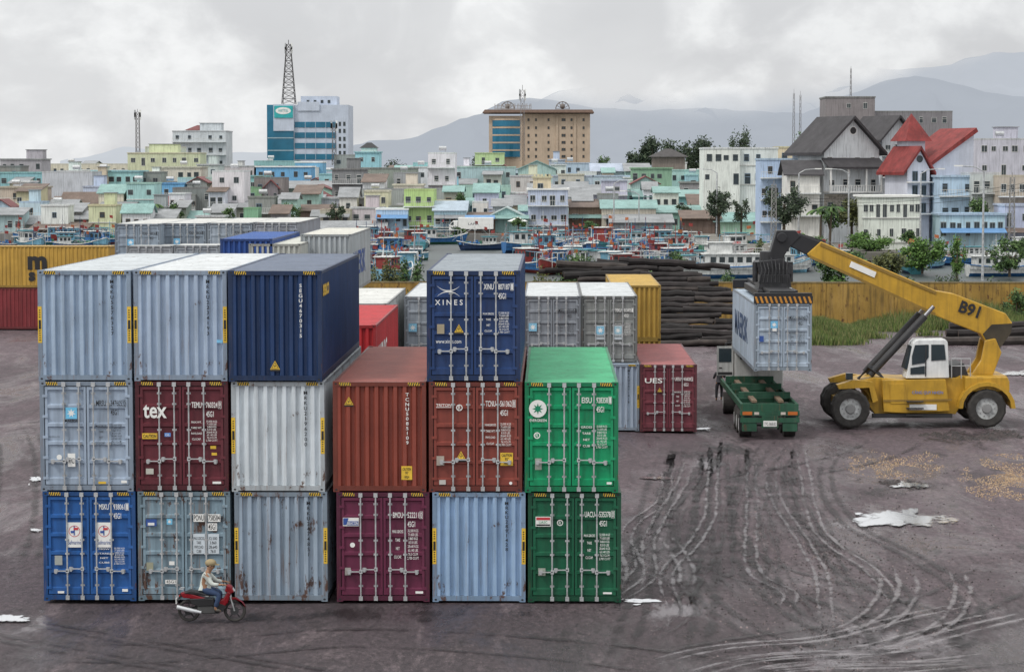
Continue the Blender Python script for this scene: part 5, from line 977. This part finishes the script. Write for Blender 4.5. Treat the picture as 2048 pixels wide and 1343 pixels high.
# masts, lamps, wires
def mast(x,yt,yb,Y,w0,w1,lab,n=9,dish=True,name='lattice_mast',c=(.16,.15,.15),k_=1):
    p=at(x,yt,Y);q_=at(x,yb,Y); h=p.z-q_.z; t=thing(name,lab,'mast',(p.x,Y,q_.z)); m=mat(c,.6,.3); b=MB(); s=F/Y; r=max(.06,.5/s)*k_
    cs=lambda u:[Vector((sx*(w0+(w1-w0)*u)/2,sy*(w0+(w1-w0)*u)/2,h*u)) for sx,sy in ((-1,-1),(1,-1),(1,1),(-1,1))]
    for k in range(n):
        A,B=cs(k/n*.93),cs((k+1)/n*.93)
        for i in range(4): b.cyl(A[i],B[i],r,n=4); b.cyl(A[i],B[(i+1)%4],r*.6,n=4); b.cyl(A[(i+1)%4],B[i],r*.6,n=4); b.cyl(B[i],B[(i+1)%4],r*.6,n=4)
    b.build('lattice',m,t); MB().cyl((0,0,h*.93),(0,0,h),r,n=5).build('spike',m,t)
    if dish:
        for i,(u,sx) in enumerate(((.9,-1),(.9,1),(.84,-1),(.84,1))): ww=(w0+(w1-w0)*u)/2+.25; MB().box(sx*ww-.18,sx*ww+.18,-.2,.2,h*u-.9,h*u+.9).build('antenna',WHT if i%2 else STEEL,t)
mast(577,80,208,655,3.6,.9,'tall dark lattice mast on top of the glass office block',11,c=(.07,.065,.065),k_=1.5)
mast(275,218,308,600,1.0,.8,'thin lattice mast over the pale yellow block at left',9); mast(668,240,330,560,1.0,.7,'short lattice mast in front of the glass office block',9)
mast(1045,170,322,640,1.3,.9,'slim lattice mast standing before the beige hotel',13,c=(.22,.2,.2)); mast(1588,178,300,560,.6,.3,'left one of the two thin masts by the concrete tower block',8,False,k_=.5); mast(1601,182,300,565,.5,.3,'right one of the two thin masts by the concrete tower block',8,False,k_=.5); mast(1702,133,193,445,.3,.15,'thin aerial on the concrete tower block',5,False,k_=.5)
def lamp(x,yt,Y,lab,dirn=-1,z0=GZ,arm=2.2):
    p=at(x,yt,Y); h=p.z-z0; t=thing('street_lamp',lab,'street lamp',(p.x,Y,z0)); MB().cyl((0,0,0),(0,0,h-.6),.14,.09).build('post',GALV,t); MB().tube([(0,0,h-.6),(dirn*.4*arm,0,h-.1),(dirn*arm,0,h)],.06).build('arm',GALV,t); MB().box(*sorted((dirn*arm,dirn*(arm+.9))),-.14,.14,h-.05,h+.1).build('lamp_head',WHT,t)
lamp(1434,338,372,'street lamp in front of the large white building'); lamp(1698,338,314,'street lamp before the gabled house'); lamp(1968,332,250,'tall street lamp in front of the right hand houses',z0=-.6); lamp(1598,338,330,'street lamp beside the blue lattice house',1); lamp(1278,382,389,'street lamp by the cream quay house'); lamp(1228,360,389,'street lamp over the brown brick quay house',1); lamp(1842,338,312,'street lamp before the red roofed house',1)
for x,yt,lab in ((2025,345,'lattice braced pole at the right edge'),(1548,360,'pole with warning bands behind the boom head')): mast(x,yt,480,300,.7,.5,lab,10,False,'lattice_pole',(.3,.29,.28),.7)
for i,(ya,yb) in enumerate(((392,360),(398,368),(404,377))):
    a=at(1552,ya,300); e=at(2080,yb,300); P=[a+(e-a)*u-Vector((0,0,1.2*4*u*(1-u))) for u in [k/12 for k in range(13)]]
    tag(MB().tube(P,.03,4).build('overhead_wire',BLK),['uppermost','middle','lowest'][i]+' of the three overhead wires before the right hand houses','wire')
# ---------------------------------------------------------------- boats
def hullmesh(L,Bm,Hh,rake=.6):
    b=MB(); n=12; st=[]
    for k in range(n+1):
        u=-1+2*k/n; bw=Bm/2*(1-max(0,u)**2.4)*(1-.18*max(0,-u)**2)+.05; sh=Hh*(1+.65*max(0,u)**2+.25*max(0,-u)**2); x=u*L/2
        st.append([(x+(rake*max(0,u)**3),-bw,sh),(x,-bw*.82,Hh*.35),(x-rake*.5*max(0,u),-bw*.25,-.35),(x-rake*.5*max(0,u),bw*.25,-.35),(x,bw*.82,Hh*.35),(x+(rake*max(0,u)**3),bw,sh)])
    for s in st: b.v+=s
    for k in range(n):
        for j in range(5): a=k*6+j; b.f.append([a,a+1,a+7,a+6]); b.m.append(1 if j in (1,2,3) else 0)
    b.f.append([0,1,2,3,4,5]); b.m.append(0); b.f.append([n*6+i for i in range(6)][::-1]); b.m.append(0)
    hm=b.mesh('hull'); d=MB()
    for k in range(n): A,B=st[k],st[k+1]; z=Hh*.8; d.quad((A[0][0],A[0][1],min(z,A[0][2]-.1)),(B[0][0],B[0][1],min(z,B[0][2]-.1)),(B[5][0],B[5][1],min(z,B[0][2]-.1)),(A[5][0],A[5][1],min(z,A[0][2]-.1)))
    g_=MB()
    for k in range(n):
        for j in (0,5): g_.cyl(st[k][j],st[k+1][j],.09,n=5)
    return hm,d.mesh('deck'),g_.mesh('gunwale')
HM=hullmesh(12,3.6,1.5); HS=hullmesh(8,2.6,1.1)
def _wh(x0,x1,w,z0,z1):
    b=MB(); b.box(x0,x1,-w,w,z0,z1); b.k(1); b.box(x0-.3,x1+.4,-w-.25,w+.25,z1,z1+.12); b.k(2); n=3
    for i in range(n):
        dx=(x1-x0)/n
        for s in (-1,1): ya,yb=sorted((s*w,s*(w+.02))); b.box(x0+dx*(i+.2),x0+dx*(i+.8),ya,yb,z0+(z1-z0)*.5,z0+(z1-z0)*.85)
        dy=2*w/n; b.box(x1,x1+.02,-w+dy*(i+.15),-w+dy*(i+.85),z0+(z1-z0)*.5,z0+(z1-z0)*.85)
    return b.mesh('wheelhouse')
WH1=_wh(-4.6,-1.2,1.25,1.2,3.5); WH2=_wh(-3,-.8,.9,.9,2.5)
mm=MB(); mm.cyl((0,0,1),(0,0,7.5),.09,.05,n=6); mm.cyl((0,0,5.2),(3.6,0,3.2),.05,n=5); mm.cyl((0,0,6.3),(5.6,0,2.2),.025,n=4); mm.cyl((0,0,6.3),(-5,0,2),.025,n=4); mm.cyl((0,-1.2,4.6),(0,1.2,4.6),.05,n=5); mm.cyl((-3.4,.6,3.4),(-3.4,.6,5.8),.05,n=5); mm.cyl((3,.5,1.2),(3.6,.7,4.5),.05,n=5); MM=mm.mesh('mast')
m2=MB()
for x in (-5.4,-4.6,2,4.6):
    for y in (-1.2,1.2): m2.cyl((x,y,1.0),(x,y,3.2),.05,n=5)
for y in (-1.2,1.2): m2.cyl((-5.4,y,3.2),(4.6,y,3.2),.05,n=5)
M2=m2.mesh('rail_posts')
FM=MB().quad((0,0,0),(.9,.1,-.1),(.85,.15,-.75),(0,0,-.6)).mesh('flag')
gb=MB(); random.seed(3)
for _ in range(22): gb.k(random.randrange(2)); gb.sph((U(-.5,4),U(-1.1,1.1),1.35+U(0,.5)),U(.15,.35),n=7,m=4)
for _ in range(9): gb.k(random.randrange(2)); x=U(-.5,4);y=U(-1,1); gb.box(x,x+U(.3,.8),y,y+.4,1.2,1.2+U(.3,1.2))
GBm=gb.mesh('deck_gear')
pm=lambda c:mat(c,.6,0,.25,1.5,.6,.35)
PC=dict(blue=pm((.03,.14,.35)),sky=pm((.15,.34,.46)),teal=pm((.05,.22,.26)),red=pm((.26,.035,.03)),white=pm((.6,.61,.6)),navy=pm((.02,.05,.13)),green=pm((.05,.18,.11)),orange=pm((.4,.12,.04)),grey=pm((.25,.27,.3)))
def boat(lab,x,y,sc_,rz,hull,cab,big=True,flags=3,trim='red'):
    p=gd(x,y,-1.0); t=thing('fishing_boat',lab,'boat',p,rz,None); hm,dk,gw=HM if big else HS; t.scale=(sc_,)*3
    use('hull',hm,[PC[hull],PC[trim]],t); use('deck',dk,[pm((.2,.16,.12))],t); use('gunwale',gw,[PC['white' if hull!='white' else 'blue']],t)
    use('wheelhouse',WH1 if big else WH2,[PC[cab],PC['white' if cab!='white' else 'teal'],DG],t); use('mast',MM,[PC[random.choice(['sky','red','grey','grey','navy','white'])]],t,(1,0,0),scale=(.8,1,U(.6,.95)))
    if big: use('rail_posts',M2,[PC[random.choice(['sky','blue','white'])]],t)
    use('deck_gear',GBm,[PC[random.choice(['navy','red','green','navy'])],PC[random.choice(['blue','grey','teal'])]],t,scale=(1,.8,.85) if not big else (1,1,1))
    for k in range(flags): use('flag',FM,[PC[random.choice(['red','orange','red'])]],t,(1,0,U(4,6)) if k==0 else (U(-4,4),U(-1,1),U(3,5)),(0,0,U(0,6)),(.9,.9,.9))
    return t
spots=[(20,498,'blue','sky','blue fishing boat at the far left edge'),(65,500,'sky','white','sky blue boat second from the left edge'),(105,497,'teal','sky','teal boat behind the mustard yellow container'),(150,499,'blue','white','blue boat with white cabin left of the rear containers'),(195,498,'sky','blue','sky blue boat with blue cabin touching the rear containers'),(130,486,'red','sky','red hulled boat in the back row at far left'),(40,484,'teal','white','teal boat in the back row at far left'),(85,486,'blue','sky','blue boat in the back row at far left'),(175,486,'sky','white','sky blue boat in the back row at far left'),(215,488,'blue','blue','all blue boat in the back row by the rear containers'),
 (745,520,'red','blue','red boat with blue cabin right of the navy stack'),(790,560,'sky','red','sky blue boat nearest the lone navy container'),(830,530,'navy','sky','navy boat with sky cabin left of the lone navy container'),(770,500,'blue','red','blue boat behind the red one near the quay'),(840,500,'teal','sky','teal boat beneath the lime house'),(1080,528,'sky','blue','sky blue boat right of the lone navy container'),(1075,505,'blue','white','blue boat with white cabin behind the sky blue one'),(1120,510,'navy','sky','navy boat in the middle of the harbour'),(1165,505,'red','white','red boat with white cabin in mid harbour'),(1210,530,'red','sky','red boat with sky cabin above the logs'),(1250,520,'sky','white','sky blue boat with white cabin above the logs'),(1290,532,'blue','red','blue boat with red cabin above the logs'),(1235,500,'teal','white','teal boat with white cabin near the grey shed'),(1320,515,'navy','white','navy boat with white cabin near the white boats'),(1280,498,'sky','sky','sky blue boat by the quay shed'),(1355,530,'sky','white','sky boat with white cabin beside the white boats'),(1350,500,'blue','sky','all blue boat in the back row'),(1015,498,'sky','white','sky blue boat by the quay behind the lone navy container'),(1400,505,'green','white','green boat behind the white boats'),(1145,535,'teal','sky','teal boat with sky cabin behind the shrub'),(960,500,'navy','white','navy boat by the white truck'),
 (1600,540,'white','sky','white boat glimpsed left of the boom'),(1820,545,'teal','white','teal boat with white cabin above the right wall'),(1870,535,'sky','sky','sky blue boat above the right wall'),(1920,530,'blue','white','blue boat with white cabin above the right wall'),(1500,505,'sky','white','sky blue boat left of the boom head'),(1660,530,'blue','sky','blue boat half hidden by the bank behind the boom'),(880,488,'blue','white','blue boat at the quay left of the white truck')]
for i,(x,lm) in enumerate([(722,'right of the navy stack'),(758,'below the red awning'),(808,'below the pale blue house'),(1062,'beside the tower house'),(1098,'below the tower house'),(1140,'below the brick house'),(1182,'left of the cream house'),(1222,'below the cream house'),(1262,'below the striped awning'),(1302,'below the grey shed'),(1338,'right of the grey shed'),(1372,'below the dark shed')]):
    for j,(y,w_) in enumerate(((490,'farthest'),(516,'middle'),(545,'nearest'))):
        hc=['blue','sky','red','teal','white','blue'][(i*2+j*3)%6]; cc=['white','sky','red','blue','white'][(i+j*2)%5]
        spots.append((x+j*9-8,y+(i%3)*2,hc,cc,f'{w_} row small {hc} boat with {cc} cabin {lm}'))
random.seed(11)
for i,(x,y,h_,c_,lab) in enumerate(spots): boat(lab,x,y,U(.62,.85),random.choice([PI*.5,-PI*.5,PI*.4,PI*.1,PI*1.1,-PI*.35,-PI*.6]),h_,c_,i%3!=0,trim=random.choice(['red','navy','green']))
def launch(lab,x,y,sc_,rz,stripe,text=None):
    t=thing('passenger_boat',lab,'boat',gd(x,y,-1),rz); t.scale=(sc_,)*3; W=PC['white']
    use('hull',HM[0],[W,PC[stripe]],t); use('deck',HM[1],[PC['grey']],t); use('gunwale',HM[2],[PC[stripe]],t)
    c=MB().box(-5,2.6,-1.4,1.4,1.2,3.1).build('cabin',W,t); MB().box(-5.4,3.0,-1.6,1.6,3.1,3.22).build('cabin_roof',W,t)
    for k in range(6):
        for s in (-1,1): ya,yb=sorted((s*1.4,s*1.43)); MB().box(-4.6+k*1.15,-3.9+k*1.15,ya,yb,2.1,2.8).build('window',DG,c)
    MB().box(2.6,2.63,-1.2,1.2,2.1,2.8).build('window',DG,c)
    u=MB().box(-1,2,-1,1,3.22,4.6).build('wheelhouse',W,t); MB().box(-1.3,2.3,-1.2,1.2,4.6,4.7).build('wheelhouse_roof',W,t); MB().box(-.7,1.7,-1.03,-1.0,3.8,4.4).build('window',DG,u); MB().box(2.0,2.03,-.85,.85,3.8,4.4).build('window',DG,u)
    MB().cyl((-1.5,0,3.2),(-1.5,0,6.5),.06).cyl((-1.5,-.8,5.6),(-1.5,.8,5.6),.04).build('mast',STEEL,t)
    rb=MB(); [rb.cyl((-5.2+k,s*1.55,3.2),(-5.2+k,s*1.55,3.9),.03,n=4) for k in range(5) for s in (-1,1)]; [rb.cyl((-5.2,s*1.55,3.9),(-1.2,s*1.55,3.9),.03,n=4) for s in (-1,1)]; rb.build('deck_rail',W,t)
    if text: rect(t,-.5,1.4,3.28,3.68,RED,y=-1.05,name='number_board'); txt(t,text,-.4,3.36,1.7,.24,WHT,y=-1.08,bold=.01)
    return t
launch('white passenger boat nearest the logs, before the numbered one',1448,556,.85,PI,'blue',None); launch('white passenger boat with red number board behind the nearest white one',1462,522,.7,.5,'red','16-11-09'); launch('white boat at the right edge of the harbour',2010,552,.72,.1,'blue'); launch('white boat partly behind the boom head',1555,545,.65,.4,'sky'); launch('second white boat at the right edge, behind the first',2040,525,.7,.5,'teal')
p=at(940,500,372); t=thing('box_truck','white box truck parked on the quay behind the lone navy container','truck',(p.x,388.8,GZ-.05)); t.scale=(.95,.95,.85)
MB().box(-2.6,3.4,0,2.3,.9,3.1).build('cargo_box',WHT,t,bevel=.04); cb_=MB().prism([(-4.2,.6),(-2.7,.6),(-2.7,2.5),(-3.5,2.5),(-4.15,1.7)],0,2.2).build('cab',WHT,t,bevel=.06); MB().prism([(-4.0,1.7),(-3.4,1.7),(-3.4,2.3),(-3.6,2.3)],-.02,-.002).build('window',DG,cb_)
MB().box(-4,3.3,.2,2.1,.5,.88).build('chassis',DARK,t); txt(t,'LAPIR',-.9,1.7,1.8,.42,mat((.1,.1,.12)),y=-.01,bold=.01)
for x in (-3.4,1.8):
    for y in (.2,2.0): MB().cyl((x,y-.12,.45),(x,y+.12,.45),.45,n=16).build('wheel',RUBBER,t)
p=at(1035,480,388)
t=thing('parasol','white parasol on the quay by the mint house','parasol',(p.x,389.5,GZ)); MB().cyl((0,0,0),(0,0,2.3),.05).build('pole',STEEL,t); MB().cyl((0,0,2.0),(0,0,2.7),1.7,.05,n=8).build('canopy',WHT,t)
tag(MB().box(-120,xr-7,386.5,388,-1.4,.35).build('quay_edge',mat((.2,.19,.18),.9,0,.3,.3,.5)),'concrete edge of the quay',kind='structure')
